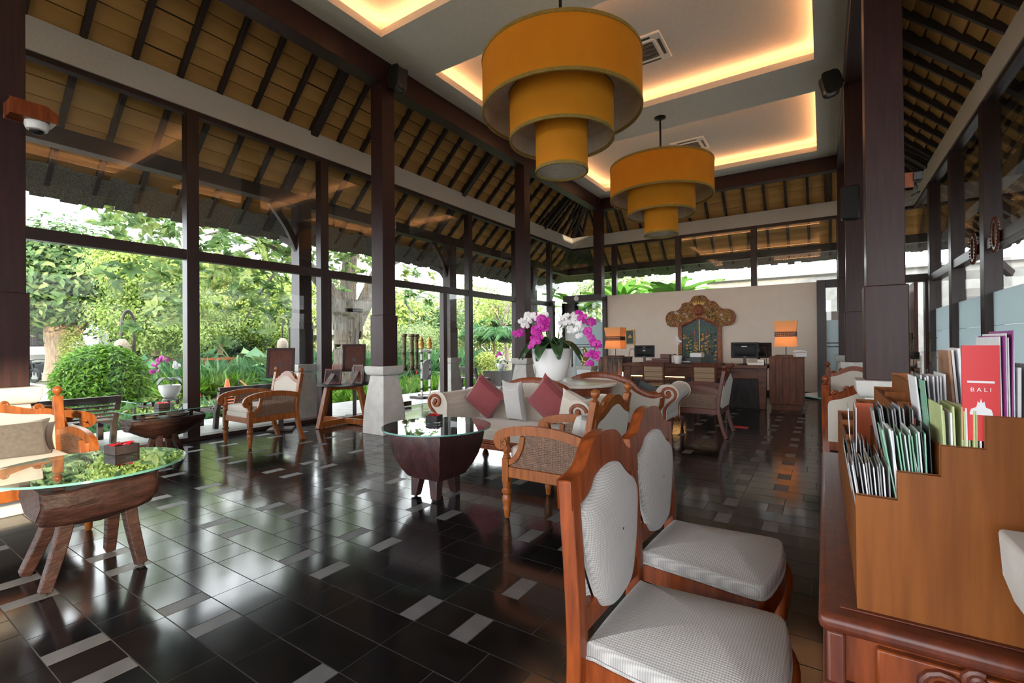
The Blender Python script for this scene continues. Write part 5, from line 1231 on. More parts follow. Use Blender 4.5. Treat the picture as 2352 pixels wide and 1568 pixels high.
def speaker(label, loc, rz, tilt):
    t = thing('speaker', label, 'speaker', loc, rz)
    M = RX(tilt)
    ob('housing', G().prism(sp2([(-.09, -.14), (-.10, .0), (-.09, .14), (0, .15), (.09, .13), (.11, 0), (.07, -.13)], 3, True), -.09, .09, 'x', M), 'black_plastic', t, bev=.012); ob('bracket', G().tube([(0, .09, 0), (0, .24, .04)], .02, 8), 'dark_metal', t)
    ob('logo', G().bx(-.02, .02, -.104, -.098, -.11, -.10, M), 'chrome', t)
speaker('black loudspeaker at the top of the column by the display stand', (-5.02, 4.72, 5.02), PI/2, .15)
speaker('black loudspeaker tilted down under the right ceiling beam', (.13, 8.25, 4.97), -PI/2+.2, .25)
t = thing('wall_speaker', 'flat dark grey speaker box on the far right column face', 'speaker', (.33, 8.29, 3.22)); ob('housing', G().bx(-.10, .12, -.07, .05, -.24, .24), 'black_plastic', t, bev=.03, seg=3); ob('grille', G().bx(-.085, .105, -.078, -.07, -.22, .22), 'screen_black', t, bev=.004)
t = thing('security_camera', 'white dome camera on a red wooden bracket on the left column', 'camera', (-5.13, .98, 2.99)); ob('bracket', G().prism([(-.10, .0), (.16, .0), (.16, .07), (.10, .11), (-.10, .11)], -.02, .16, 'x'), 'teak', t, bev=.004)
ob('dome_base', G().lathe([(.070, 0), (.072, -.03), (.062, -.06), (.05, -.065)], 24, (.07, .06, 0)), 'white_plastic', t); ob('lens_dome', G().ball((.07, .06, -.062), (.045, .045, .035), 16), 'screen_black', t)
t = thing('floodlight', 'small floodlight on a red bracket with a dangling wire beside the right column', 'floodlight', (.52, 4.62, 2.44)); t.scale = (.6, .8, .7); ob('bracket', G().bx(-.03, .09, -.07, -.04, -.07, .09), 'teak', t, bev=.003); ob('head', G().bx(.08, .17, -.10, .02, -.01, .08), 'black_plastic', t, bev=.008)
ob('wire', G().tube(smoothpath([(.11, -.05, -.02), (.12, -.06, -.10), (.06, -.06, -.16), (.15, -.05, -.12), (.05, -.05, -.22), (.03, -.05, -.25)], 5), .006, 5), 'dark_metal', t)
for y, z, lb in ((8.02, 2.53, 'oval carved frame on the transom beside the taller mullion, closer to the rack'), (9.02, 2.52, 'oval carved frame on the transom between two frosted panes, farther along')):
    t = thing('oval_mirror', lb, 'mirror', (XR-.075, y, z)); n = 40
    g = G().ring([(math.cos(2*PI*k/n)*.135, math.sin(2*PI*k/n)*.20) for k in range(n)], [(math.cos(2*PI*k/n)*.085, math.sin(2*PI*k/n)*.145) for k in range(n)], -.03, .0, 'x'); ob('frame', g, 'mahogany', t, bev=.006)
    g = G()
    for k in range(26): a = 2*PI*k/26; g.ball((-.02, math.cos(a)*.135, math.sin(a)*.20), (.02, .016, .022), 6)
    tag(ob('carved_leaves', g, 'mahogany', t), kind='stuff'); ob('inset', G().prism([(math.cos(2*PI*k/n)*.09, math.sin(2*PI*k/n)*.15) for k in range(n)], -.012, .002, 'x'), 'log_grey', t)
# ================================================================ GARDEN
def blob(center, r, n, clump=None, cs=.35, up=.5, seed=None):
    """leaf positions + normals in clumps spread over an ellipsoid's outer shell"""
    c = np.array(center); r = np.array(r, float); m = clump or max(6, n//60)
    d = NR.normal(size=(m, 3)); d /= np.linalg.norm(d, axis=1, keepdims=True)
    cc = c+d*r*(NR.uniform(.45, 1.0, (m, 1))**.6)
    k = NR.integers(0, m, n); off = NR.normal(size=(n, 3))*cs
    p = cc[k]+off; nn = off/ max(cs, 1e-6)*.6+d[k]*.6+np.array([0, 0, up]); return p, nn
def tree(name, label, base, trunk, crowns, leaf, m, bark='bark', branches=(), group=None, cat='tree', aspect=.45, tint_boost=None):
    t = thing(name, label, cat, base, 0, group); b = Vector(base)
    P = smoothpath([Vector(p)-b for p, _ in trunk], 6); rs = [r for _, r in trunk]; N = len(P)
    ob('trunk', G().tube(P, [np.interp(k/(N-1)*(len(rs)-1), range(len(rs)), rs) for k in range(N)], 10), bark, t)
    for br in branches:
        q = smoothpath([Vector(p)-b for p, _ in br], 5); rr = [r for _, r in br]
        ob('branch', G().tube(q, [np.interp(k/(len(q)-1)*(len(rr)-1), range(len(rr)), rr) for k in range(len(q))], 7), bark, t)
    ps, ns = [], []
    for c, r, n, cs in crowns:
        p, nn = blob(Vector(c)-b, r, n, None, cs); ps.append(p); ns.append(nn)
    ps = np.concatenate(ps); ns = np.concatenate(ns)
    o = leafmesh('foliage', ps, ns, leaf, m, t, aspect); tag(o, kind='stuff'); return t
Pt = lambda x, y, X: tuple(at(x, y, X=X))
# clipped ball bush in front of the veranda
t = thing('ball_bush', 'large round clipped bright green bush outside the window', 'bush', (-13.0, 3.68, -.27))
n = 9000; d = NR.normal(size=(n, 3)); d /= np.linalg.norm(d, axis=1, keepdims=True); rad = np.array([.80, .78, .80])
p = d*rad*NR.uniform(.86, 1.04, (n, 1))+np.array([0, 0, .74]); k = p[:, 2] > .05
tag(leafmesh('foliage', p[k], d[k]*.5+np.array([0, 0, .5])+NR.normal(size=d[k].shape)*.3, .13, 'leaf_bush', t, .32), kind='stuff')
ob('inner_mass', G().ball((0, 0, .72), (.68, .66, .68), 20), 'leaf_bush', t); ob('stem', G().tube([(0, 0, 0), (0, 0, .3)], .06, 8), 'bark', t)
# big old tree on the left with a forked sunlit trunk
X = -25
tree('terminalia_tree', 'broad dark tree with a forked sunlit trunk beside the white house', tuple(at(140, 868, X=X))[:2]+(-.27,), [(Pt(140, 872, X), .55), (Pt(138, 820, X), .42), (Pt(130, 775, X), .38), (Pt(118, 730, X), .25)],
     [(Pt(120, 640, X), (1.6, 3.2, 1.6), 7000, .4), (Pt(220, 640, X), (1.6, 2.8, 1.5), 5600, .4), (Pt(90, 700, X), (1.2, 1.8, .7), 1100, .4), (Pt(280, 690, X), (1.2, 1.8, .9), 1200, .4), (Pt(150, 585, X), (1.5, 3.0, .8), 3200, .4)], .30, 'leaf_deep', 'bark_warm',
     [[(Pt(135, 785, X), .32), (Pt(165, 765, X), .3), (Pt(195, 735, X), .2), (Pt(230, 700, X), .1)], [(Pt(132, 780, X), .3), (Pt(155, 740, X), .2), (Pt(165, 690, X), .12)], [(Pt(130, 775, X), .25), (Pt(105, 735, X), .16), (Pt(85, 690, X), .1)]])
# feathery light-green trees
for X, x, base, cr, lb in ((-19, 360, 860, [((345, 650), (1.0, 1.3, .5), 2600), ((390, 700), (1.0, 1.6, .4), 2200), ((325, 605), (1.0, 1.5, .5), 2400), ((380, 610), (1.0, 1.8, .6), 2400), ((270, 720), (.6, 1.2, .15), 500), ((350, 755), (.9, 1.4, .3), 1600), ((400, 780), (.8, 1.2, .25), 1200)], 'feathery light green tree with layered boughs behind the lamp post'),
                            (-22, 508, 860, [((500, 690), (1.2, 2.2, .5), 2600), ((570, 740), (1.2, 1.8, .4), 2200), ((480, 760), (1.0, 1.6, .35), 1800), ((560, 660), (1.2, 2.0, .5), 2200), ((640, 700), (1.2, 1.8, .6), 2200), ((620, 760), (1, 1.5, .4), 1500), ((520, 620), (1.2, 2.2, .6), 2000)], 'feathery light green tree rising behind the traffic cone')):
    b = at(x, base, X=X)
    tree('rain_tree', lb, (b.x, b.y, -.27), [((b.x, b.y, -.3), .14), (Pt(x-2, base-60, X), .11), (Pt(x+10, base-150, X), .07), (Pt(x+10, base-230, X), .04)], [(Pt(*c, X), r, int(n*2.3), .24) for c, r, n in cr], .115, 'leaf_light', 'bark_warm',
         [[(Pt(x, base-80, X), .08), (Pt(x-40, base-140, X), .05), (Pt(x-90, base-180, X), .02)], [(Pt(x+4, base-100, X), .08), (Pt(x+60, base-150, X), .05), (Pt(x+110, base-190, X), .02)]], aspect=.5)
# near big tree with a rugged trunk behind the display stand, large rosette leaves
X = -12.2
bt = at(800, 905, X=X)
def rosettes(cs, nleaf, size):
    ps, ns, ds = [], [], []
    for c in cs:
        axis = NR.normal(size=3)*.5+np.array([0.2, 0, .8]); axis /= np.linalg.norm(axis); ref = np.cross(axis, [1, .3, 0]); ref /= np.linalg.norm(ref); b2 = np.cross(axis, ref)
        for k in range(nleaf):
            a = 2*PI*k/nleaf+NR.uniform(-.3, .3); dd = math.cos(a)*ref+math.sin(a)*b2+axis*NR.uniform(-.15, .5)
            ps.append(c+NR.normal(size=3)*.02); ds.append(dd); ns.append(axis-dd*.3)
    return np.array(ps), np.array(ns), np.array(ds)
t = tree('almond_tree', 'thick rugged tree trunk with hanging roots behind the display stand', (bt.x, bt.y, -.27), [((bt.x, bt.y, -.3), .52), (Pt(797, 850, X), .42), (Pt(795, 780, X), .36), (Pt(800, 735, X), .42), (Pt(800, 690, X), .50)],
     [(Pt(800, 560, X), (1.0, 1.6, .5), 300, .4)], .3, 'leaf_big', 'bark',
     [[(Pt(790, 745, X), .28), (Pt(768, 690, X), .26), (Pt(735, 640, X), .22), (Pt(690, 600, X), .16), (Pt(620, 560, X), .10), (Pt(540, 530, X), .05), (Pt(470, 540, X), .02)],
      [(Pt(815, 740, X), .28), (Pt(840, 690, X), .26), (Pt(880, 610, X), .24), (Pt(915, 590, X), .2), (Pt(945, 560, X), .16), (Pt(960, 520, X), .12)],
      [(Pt(795, 700, X), .3), (Pt(800, 640, X), .24), (Pt(805, 540, X), .2), (Pt(800, 450, X), .14)],
      [(Pt(690, 600, X), .08), (Pt(640, 620, X), .05), (Pt(600, 670, X), .03), (Pt(560, 740, X), .015)], [(Pt(620, 560, X), .06), (Pt(560, 580, X), .04), (Pt(480, 640, X), .02)], [(Pt(960, 650, X), .03), (Pt(930, 690, X), .03), (Pt(960, 730, X), .012)]])
cs = []
for (x0, x1, y0, y1, n) in ((210, 430, 460, 545, 46), (330, 430, 590, 720, 26), (380, 425, 720, 800, 6), (455, 680, 500, 620, 75), (455, 680, 620, 720, 48), (600, 690, 700, 760, 12), (755, 850, 520, 640, 30), (755, 800, 640, 800, 12), (870, 900, 660, 720, 10), (910, 1000, 560, 640, 8), (930, 990, 670, 720, 8), (240, 320, 590, 640, 6)):
    for k in range(n):
        y = rnd.uniform(y0, y1)
        cs.append(np.array(at(rnd.uniform(x0, x1), y, X=X+rnd.uniform(-1.2, 1.4)))-np.array([bt.x, bt.y, -.27]))
cs = cs+[c+NR.normal(size=3)*.35 for c in cs[::2]]
p, nn, dd = rosettes(cs, 9, .3)
tag(leafmesh('rosette_leaves', p, nn, .235, 'leaf_big', t, .50, dirs=dd, tint=np.repeat(NR.uniform(0, 1, len(cs)), 9)*.7+NR.uniform(0, .3, len(p))), kind='stuff')
g = G()
for k in range(46):
    y = rnd.uniform(505, 640); x = rnd.uniform(765, 850); a = at(x, y, X=X+rnd.uniform(.1, .5))-Vector((bt.x, bt.y, -.27)); ln = rnd.uniform(.3, .9)
    g.tube([a, a+Vector((rnd.uniform(-.05, .05), rnd.uniform(-.06, .06), -ln*.5)), a+Vector((rnd.uniform(-.06, .06), rnd.uniform(-.08, .08), -ln))], [.012, .010, .005], 4)
tag(ob('hanging_roots', g, 'bark_warm', t), kind='stuff')
g = G()
for k in range(60):
    a = rnd.uniform(0, 6.28); z = rnd.uniform(0, 2.0); r = np.interp(z, [0, .6, 1.3, 2], [.50, .40, .37, .42]); g.sweep([(math.cos(a)*r, math.sin(a)*r, z), (math.cos(a)*r*1.0, math.sin(a)*r*1.0, z+rnd.uniform(.25, .6))], rect(rnd.uniform(.03, .07), .05))
tag(ob('bark_plates', g, 'bark', t), kind='stuff')
# far backdrop of trees
far = [(-40, 90, 655, (3, 5, 2.2), 'leaf_far'), (-41, 300, 650, (3, 5, 2.4), 'leaf_far'), (-34, 480, 680, (3, 4, 2.6), 'leaf_light'), (-36, 600, 700, (3, 5, 2.6), 'leaf_far'), (-30, 690, 700, (2, 3, 2.6), 'leaf_light'), (-30, 430, 760, (2, 3, 1.5), 'leaf_deep'), (-28, 560, 790, (2, 3, 1.2), 'leaf_deep'), (-33, 780, 760, (3, 4, 2.2), 'leaf_far'),
       (-26, 880, 740, (2, 3, 2.2), 'leaf_far'), (-24, 960, 730, (2, 3, 1.6), 'leaf_light'), (-22, 1010, 770, (2, 2.5, 1.6), 'leaf_deep'), (-24, 1100, 720, (2, 3.5, 2.2), 'leaf_far'), (-22, 1180, 730, (2, 3.5, 2.0), 'leaf_light'), (-9, 1420, 690, (3, 2, 1.2), 'leaf_far')]
FL = ['hazy pale tree beyond the forked tree', 'tall hazy tree beyond the lamp post', 'yellow-green tree far behind the traffic cone', 'hazy tree far behind the sign lectern', 'light tree just left of the rugged trunk', 'dark shrub mass behind the lamp post', 'dark shrub mass behind the wooden trestle', 'hazy tree behind the rugged trunk', 'pale tree seen above the door handles', 'light tree over the garden roof', 'dark tree behind the gong', 'pale tree behind the plumeria', 'light tree behind the orchid planter column', 'pale tree behind the banana plants']
for (X, x, y, r, m), lb in zip(far, FL):
    b = at(x, y, X=X); tree('garden_tree', lb, (b.x, b.y, -.3), [((b.x, b.y, -.35), .2), ((b.x, b.y, b.z), .12)], [((b.x, b.y, b.z), r, 5200, .45), ((b.x, b.y, b.z-r[2]*.8), (r[0], r[1]*1.1, r[2]*.7), 2400, .45)], .30, m, 'bark_warm', group=None)
# low planting: grassy beds, ginger with red cones, taro leaves
def bed(name, label, x0, x1, y0, y1, n, h, m, aspect=.12, z=-.27, cat='plants'):
    p = np.stack([NR.uniform(x0, x1, n), NR.uniform(y0, y1, n), np.full(n, z)+NR.uniform(0, h*.4, n)], 1); d = NR.normal(size=(n, 3))*.45+np.array([0, 0, .8])
    o = leafmesh(name, p, NR.normal(size=(n, 3)), h, m, None, aspect, dirs=d); tag(o, label, cat, kind='stuff'); return o
bed('liriope_bed', 'bed of grassy strap leaves beyond the rope barrier', -24, -15.5, 6.2, 13.5, 15000, .75, 'leaf_palm', .10)
bed('liriope_bed', 'strip of fresh green strap leaves along the path edge', -16.5, -14.8, 5.7, 12.5, 5000, .55, 'leaf_bush', .09)
bed('ginger_bed', 'leafy bed with red flower cones right below the veranda', -10.6, -9.15, 1.0, 4.6, 900, .42, 'leaf_palm', .3)
bed('hedge_bed', 'leafy flowering hedge beyond the entrance', -12.5, -9.3, 7.4, 13.4, 9000, .34, 'leaf_bush', .3)
bed('hedge_bed', 'taller dark hedge behind the flowering hedge', -15.5, -12.5, 8.5, 17.5, 12000, .9, 'leaf_palm', .16)
t = None
g = G(); gs_ = G()
for k in range(26):
    if k < 10: x, y = rnd.uniform(-10.4, -9.3), rnd.uniform(1.1, 4.5)
    else: x, y = rnd.uniform(-11.5, -9.5), rnd.uniform(7.6, 12.5)
    z = rnd.uniform(.0, .26) if k < 10 else rnd.uniform(.0, .3)
    f = thing('ginger_flower', 'red cone-shaped ginger flower standing in the '+('bed below the veranda bench' if k < 10 else 'hedge beyond the entrance'), 'flower', (x, y, -.27), 0, 'red ginger flowers by the '+('bench' if k < 10 else 'entrance'))
    if k in (0, 10):
        a = ob('bloom', G().lathe([(.008, 0), (.018, .015), (.020, .05), (.015, .08), (.004, .11)], 8), 'petal_red', f); b = ob('stalk', G().tube([(0, 0, -1), (0, 0, 0)], .007, 5), 'stem_green', f)
    else: a = inst('bloom', a, f, (0, 0, 0)); b = inst('stalk', b, f, (0, 0, 0))
    a.location = (0, 0, z+.27); b.location = (0, 0, z+.28); b.scale = (1, 1, z+.27)
def taro(label, x, y, n, s, m='leaf_palm'):
    t = thing('taro_plant', label, 'plant', (x, y, -.27))
    for k in range(n):
        a = rnd.uniform(0, 6.28); hgt = rnd.uniform(.6, 1.3)*s; tip = Vector((math.cos(a)*.45*s, math.sin(a)*.45*s, hgt)); sz = rnd.uniform(.45, .75)*s
        ob('leaf_stalk', G().tube(smoothpath([(0, 0, 0), (tip.x*.4, tip.y*.4, hgt*.7), tuple(tip)], 4), .018*s, 5), 'stem_green', t)
        dd = Vector((math.cos(a), math.sin(a), -.55)).normalized(); o = leafmesh('leaf', [tuple(tip)], [tuple((dd.cross(Vector((-math.sin(a), math.cos(a), 0))))*-1)], sz, m, t, .75, dirs=[tuple(dd)])
for x, y, X_, s, lb in ((590, 870, -17, 1.2, 'large taro plant with arrow leaves behind the sign lectern'), (660, 880, -15.5, 1.1, 'large taro plant beside the veranda column plinth'), (345, 880, -17, 1.0, 'taro plant behind the ball bush'), (700, 890, -13.5, .9, 'small taro plant by the rugged trunk'), (540, 850, -19, 1.2, 'taro plant under the feathery tree')):
    b = at(x, y, X=X_); taro(lb, b.x, b.y, 8, s)
def palm(label, x, y, z0, n, ln, m='leaf_palm'):
    t = thing('palm', label, 'palm', (x, y, -.27)); ps, ns, ds, sz = [], [], [], []
    for k in range(n):
        a = 2*PI*k/n+rnd.uniform(-.3, .3); el = rnd.uniform(.5, 1.25); P = smoothpath([(0, 0, z0), (math.cos(a)*ln*.4, math.sin(a)*ln*.4, z0+ln*.45*math.sin(el)), (math.cos(a)*ln*.95, math.sin(a)*ln*.95, z0+ln*.2*math.sin(el))], 8)
        ob('frond_rib', G().tube(P, [.014*(1-.7*i/len(P)) for i in range(len(P))], 4), 'stem_green', t)
        for i in range(2, len(P)-1):
            tg = (P[i+1]-P[i-1]).normalized(); sd = tg.cross(Vector((0, 0, 1))).normalized()
            for s in (-1, 1):
                for q in range(2): ps.append(tuple(P[i].lerp(P[i+1], q*.5))); dv = sd*s+tg*.7+Vector((0, 0, -.2)); ds.append(tuple(dv)); ns.append(tuple(Vector((0, 0, 1))+sd*s*.4))
    tag(leafmesh('leaflets', ps, ns, ln*.42, m, t, .13, dirs=ds), kind='stuff'); ob('stem', G().tube([(0, 0, 0), (0, 0, z0)], .05, 6), 'bark_warm', t)
for x, y, X_, z0, n, ln, lb in ((1135, 800, -13.5, 1.7, 16, 1.7, 'palm with arching fronds behind the outdoor orchid'), (935, 830, -15, .9, 13, 1.3, 'fan of palm fronds behind the door handles'), (1160, 740, -17, 2.6, 14, 1.8, 'taller palm beside the plumeria'), (560, 830, -24, 1.2, 12, 1.8, 'palm clump far beyond the trestle')):
    b = at(x, y, X=X_); palm(lb, b.x, b.y, z0, n, ln)
# plumeria with bare branches, round bush and shrubs beyond the entrance
X = -14.5
b = at(1165, 830, X=X)
br = []
def fork(p, d, r, ln, lv):
    q = p+d*ln; br.append([(tuple(p), r), (tuple((p+q)/2+Vector((rnd.uniform(-.05, .05), rnd.uniform(-.05, .05), .02))), r*.9), (tuple(q), r*.75)])
    if lv:
        for k in range(3 if lv > 1 else 2):
            dd = (d+Vector((rnd.uniform(-.7, .7), rnd.uniform(-.8, .8), rnd.uniform(-.15, .45)))).normalized(); fork(q, dd, r*.65, ln*.78, lv-1)
fork(Vector((b.x, b.y-.1, 1.2)), Vector((0, -.5, .8)).normalized(), .07, .8, 4)
tree('plumeria', 'plumeria with bare grey forking branches seen through the entrance glass', (b.x, b.y, -.27), [((b.x, b.y, -.3), .12), ((b.x, b.y, .6), .10), ((b.x, b.y-.1, 1.25), .09)], [((b.x, b.y-.8, 3.0), (1.0, 1.8, .5), 500, .3)], .24, 'leaf_light', 'bark', br, aspect=.4)
def bush(label, c, r, n, m, lf=.12, name='bush'):
    t = thing(name, label, 'bush', (c[0], c[1], -.27)); d = NR.normal(size=(n, 3)); d /= np.linalg.norm(d, axis=1, keepdims=True); rr = np.array(r); p = d*rr*NR.uniform(.6, 1.05, (n, 1))+np.array([0, 0, c[2]+.27])
    tag(leafmesh('foliage', p, d+np.array([0, 0, .4])+NR.normal(size=(n, 3))*.3, lf, m, t, .4), kind='stuff'); ob('stem', G().tube([(0, 0, 0), (0, 0, max(.2, c[2]))], .05, 6), 'bark', t)
for x, y, X_, r, n, m, lb in ((1118, 842, -12.0, (.6, .62, .62), 2600, 'leaf_yellow', 'round yellow-green bush beyond the entrance'), (1105, 880, -11.0, (.5, .6, .42), 1600, 'leaf_bush', 'low green bush below the round yellow-green bush'), (1050, 800, -15, (.8, 1.0, .9), 2600, 'leaf_far', 'pale shrub behind the door frame'), (960, 780, -17, (.9, 1.6, .8), 2800, 'leaf_far', 'pale shrub above the gong'), (905, 830, -14, (.7, .8, .9), 2200, 'leaf_deep', 'dark shrub behind the door handles'),
                              (1000, 850, -13.5, (.6, .8, .6), 2000, 'leaf_deep', 'dark shrub behind the gong stand'), (200, 858, -22, (.6, .9, .5), 1600, 'leaf_deep', 'dark shrub at the foot of the forked tree'), (165, 805, -23.6, (.35, .4, .9), 900, 'leaf_yellow', 'yellow climber on the forked trunk'), (440, 830, -24, (1.2, 1.8, 1.0), 2600, 'leaf_deep', 'dark shrubs behind the wooden trestle'), (640, 830, -22, (1, 1.6, 1.2), 2600, 'leaf_yellow', 'yellow-green shrub behind the sign lectern'), (760, 870, -16, (.8, .9, .7), 2000, 'leaf_bush', 'green shrub at the foot of the rugged trunk'), (850, 880, -14, (.7, .7, .6), 1800, 'leaf_palm', 'green shrub between trunk and column plinth'), (380, 850, -22, (.8, 1.0, .6), 1600, 'leaf_red', 'reddish shrub behind the ball bush')):
    b = at(x, y, X=X_); bush(lb, b, r, n, m)
# banana plants behind the reception clerestory
def banana(label, x, y, n, h):
    t = thing('banana_plant', label, 'plant', (x, y, -.27)); ob('stem', G().tube([(0, 0, 0), (0, 0, h*.62)], .09, 8), 'stem_green', t)
    for k in range(n):
        a = rnd.uniform(0, 6.28); ln = rnd.uniform(1.0, 1.7); el = rnd.uniform(.7, 1.4); d = Vector((math.cos(a)*math.cos(el), math.sin(a)*math.cos(el), math.sin(el))); vs = []; fs = []; m = 9
        sd = Vector((-math.sin(a), math.cos(a), 0)); p0 = Vector((0, 0, h*.62))
        for i in range(m+1):
            u = i/m; c = p0+d*ln*u+Vector((math.cos(a), math.sin(a), -1.2))*ln*.35*u*u; w = .20*math.sin(PI*min(1, .08+u*.92))**.55
            for s in (-1, 0, 1): vs.append(c+sd*w*s+Vector((0, 0, -.05*abs(s)*0+.06*abs(s))))
        for i in range(m):
            for j in range(2): fs.append((i*3+j, i*3+j+1, i*3+3+j+1, i*3+3+j))
        o = ob('leaf', G().add(vs, fs), 'leaf_banana', t, ang=80); q = o.data.attributes.new('tint', 'FLOAT', 'POINT'); q.data.foreach_set('value', [rnd.uniform(.2, 1)]*len(o.data.vertices))
for x, y, h, lb in ((-6.6, 16.6, 4.4, 'banana plant seen over the frosted door'), (-5.9, 16.2, 4.6, 'banana plant beside the clerestory post'), (-5.1, 16.7, 4.5, 'banana plant left of the clerestory middle mullion'), (-4.4, 16.3, 4.4, 'banana plant with a brown dead leaf above the reception wall'), (-4.1, 16.2, 4.5, 'banana plant next to the white garden wall'), (-7.4, 15.6, 4.0, 'banana plant at the glass corner')):
    banana(lb, x, y, 11, h)
# ---- white house behind the driveway
h = thing('house', 'white two-storey house with slatted balcony beyond the driveway', 'building', (-31, 9, -.27)); X = -31; y_ = lambda px: at(px, 800, X=X).y; z_ = lambda py: at(200, py, X=X).z+.27
W2 = lambda a, b, c, d, m, nm, dx=0, th=.3: ob(nm, G().bx(dx-th, dx, y_(a)-9, y_(b)-9, z_(d), z_(c)), m, h, smooth=False)
W2(20, 200, 790, 872, 'white_wall', 'lower_wall', -.8); W2(20, 150, 795, 812, 'white_wall', 'balcony_edge', .6, 1.4); W2(150, 420, 690, 872, 'white_wall', 'upper_wall', 0); W2(20, 150, 690, 735, 'white_wall', 'upper_wall', -.8)
for k in range(16): W2(58+k*3.4, 60+k*3.4, 735, 792, 'bench_wood', 'slat', .5, .06)
W2(55, 115, 735, 795, 'desk_dark', 'opening', -.3, .1)
for a, b in ((178, 190), (250, 272), (300, 325)):
    f = W2(a, b, 735, 785, 'bench_wood', 'window', .03, .06); ob('pane', G().bx(.03, .04, y_(a+2)-9, y_(b-2)-9, z_(783), z_(737)), 'screen_black', f, smooth=False)
W2(205, 222, 712, 800, 'white_wall', 'pilaster', .3); ob('roof', G().prism([(y_(140)-9, z_(690)), (y_(430)-9, z_(690)), (y_(380)-9, z_(640)), (y_(190)-9, z_(640))], -4, .8, 'x'), 'roof_tile_grey', h)
r_ = thing('garden_pavilion', 'low grey shingle roof among the shrubs beyond the entrance', 'building', (-27, 22, -.27)); ob('roof', G().prism([(-3.2, 2.2), (3.6, 2.2), (1.2, 4.1), (.2, 4.1)], -2, 2, 'x'), 'roof_tile_grey', r_); ob('wall', G().bx(-1.6, 1.6, -2.6, 2.8, 0, 2.2), 'beige_wall', r_)
# motorbikes
for k, (x, y) in enumerate(((-29.0, 5.45), (-29.4, 6.05), (-29.2, 6.6))):
    if k == 0:
        mb = thing('motorbike', 'dark motorbike parked in a row beyond the driveway', 'motorbike', (x, y, -.255), .5, 'parked motorbikes')
        for s in (-.62, .62): ob('wheel', G().tube([(math.cos(a*PI/8)*.27+s, 0, .31+math.sin(a*PI/8)*.27) for a in range(16)], .05, 6, closed=True, up=(0, 1, 0)), 'rubber', mb)
        ob('body', G().prism(sp2([(-.75, .55), (-.2, .48), (.1, .4), (.4, .5), (.5, .85), (.2, .75), (-.3, .78), (-.8, .80)], 3, True), -.12, .12, 'y'), 'black_plastic', mb, bev=.03); ob('handlebar', G().tube([(.42, -.32, 1.0), (.46, 0, .95), (.42, .32, 1.0)], .02, 6), 'dark_metal', mb); ob('fork', G().tube([(.62, 0, .31), (.44, 0, .95)], .03, 6), 'dark_metal', mb); ob('seat', G().bx(-.75, .05, -.13, .13, .78, .86), 'rubber', mb, bev=.03)
    else: dup(mb, (x, y, -.255), .5)
# ---- arched garden lamps with woven baskets
def glamp(label, x, y, sgn, hgt):
    t = thing('garden_lamp', label, 'lamp', (x, y, -.27)); P = smoothpath([(0, 0, 0), (0, 0, hgt*.8), (0, -.02*sgn, hgt*.93), (0, -.12*sgn, hgt), (0, -.22*sgn, hgt*.94), (0, -.25*sgn, hgt*.82), (0, -.25*sgn, hgt*.74)], 6)
    ob('pole', G().tube([tuple(p) for p in P], .035, 8), 'bench_wood', t); ob('basket', G().lathe([(.03, 0), (.09, -.03), (.155, -.12), (.175, -.24), (.165, -.34), (.15, -.345)], 16, (0, -.25*sgn, hgt*.71)), 'basket', t); ob('hook', G().tube([(0, -.25*sgn, hgt*.75), (0, -.25*sgn, hgt*.70)], .012, 5), 'dark_metal', t)
glamp('arched garden lamp with a woven basket shade above the ball bush', -14.4, 4.70, 1, 2.42); glamp('arched garden lamp with a woven basket shade beside the sign lectern', -15.0, 9.2, 1, 2.5)
# trestle of pale wood
t = thing('trestle', 'pale wooden trestle standing under the feathery tree', 'trestle', (-18.5, 8.55, -.27), .2); ob('top', G().bx(-.1, .1, -.62, .62, 1.02, 1.10), 'teak_light', t)
for s in (-1, 1):
    for q in (-1, 1): ob('leg', G().sweep([(q*.35, s*.6, 0), (0, s*.45, 1.04)], rect(.06, .06)), 'teak_light', t)
    ob('brace', G().sweep([(-.22, s*.55, .4), (.22, s*.55, .4)], rect(.05, .05)), 'teak_light', t)
# cone and rope barrier
b = at(522, 913, X=-12.9); t = thing('traffic_cone', 'orange traffic cone on the path outside', 'cone', (b.x, b.y, -.27)); ob('cone', G().lathe([(.16, .02), (.15, .04), (.035, .66), (.03, .67)], 20), 'cone_orange', t); ob('base', G().bx(-.2, .2, -.2, .2, 0, .03), 'cone_orange', t)
bp = at(550, 915, X=-13.2); bq = at(640, 925, X=-11.4)
for q, lb in ((bp, 'thin dark rope post beside the traffic cone'), (bq, 'thin dark rope post behind the cane armchair')): tag(ob('rope_post', G().tube([(0, 0, 0), (0, 0, .62)], .025, 8), 'dark_metal', loc=(q.x, q.y, -.27)), lb, 'post')
tag(ob('barrier_rope', G().tube(smoothpath([(bp.x, bp.y, .33), ((bp.x+bq.x)/2, (bp.y+bq.y)/2, .05), (bq.x, bq.y, .30)], 8), .014, 6), 'rope_orange'), 'orange rope sagging between the two rope posts', 'rope')
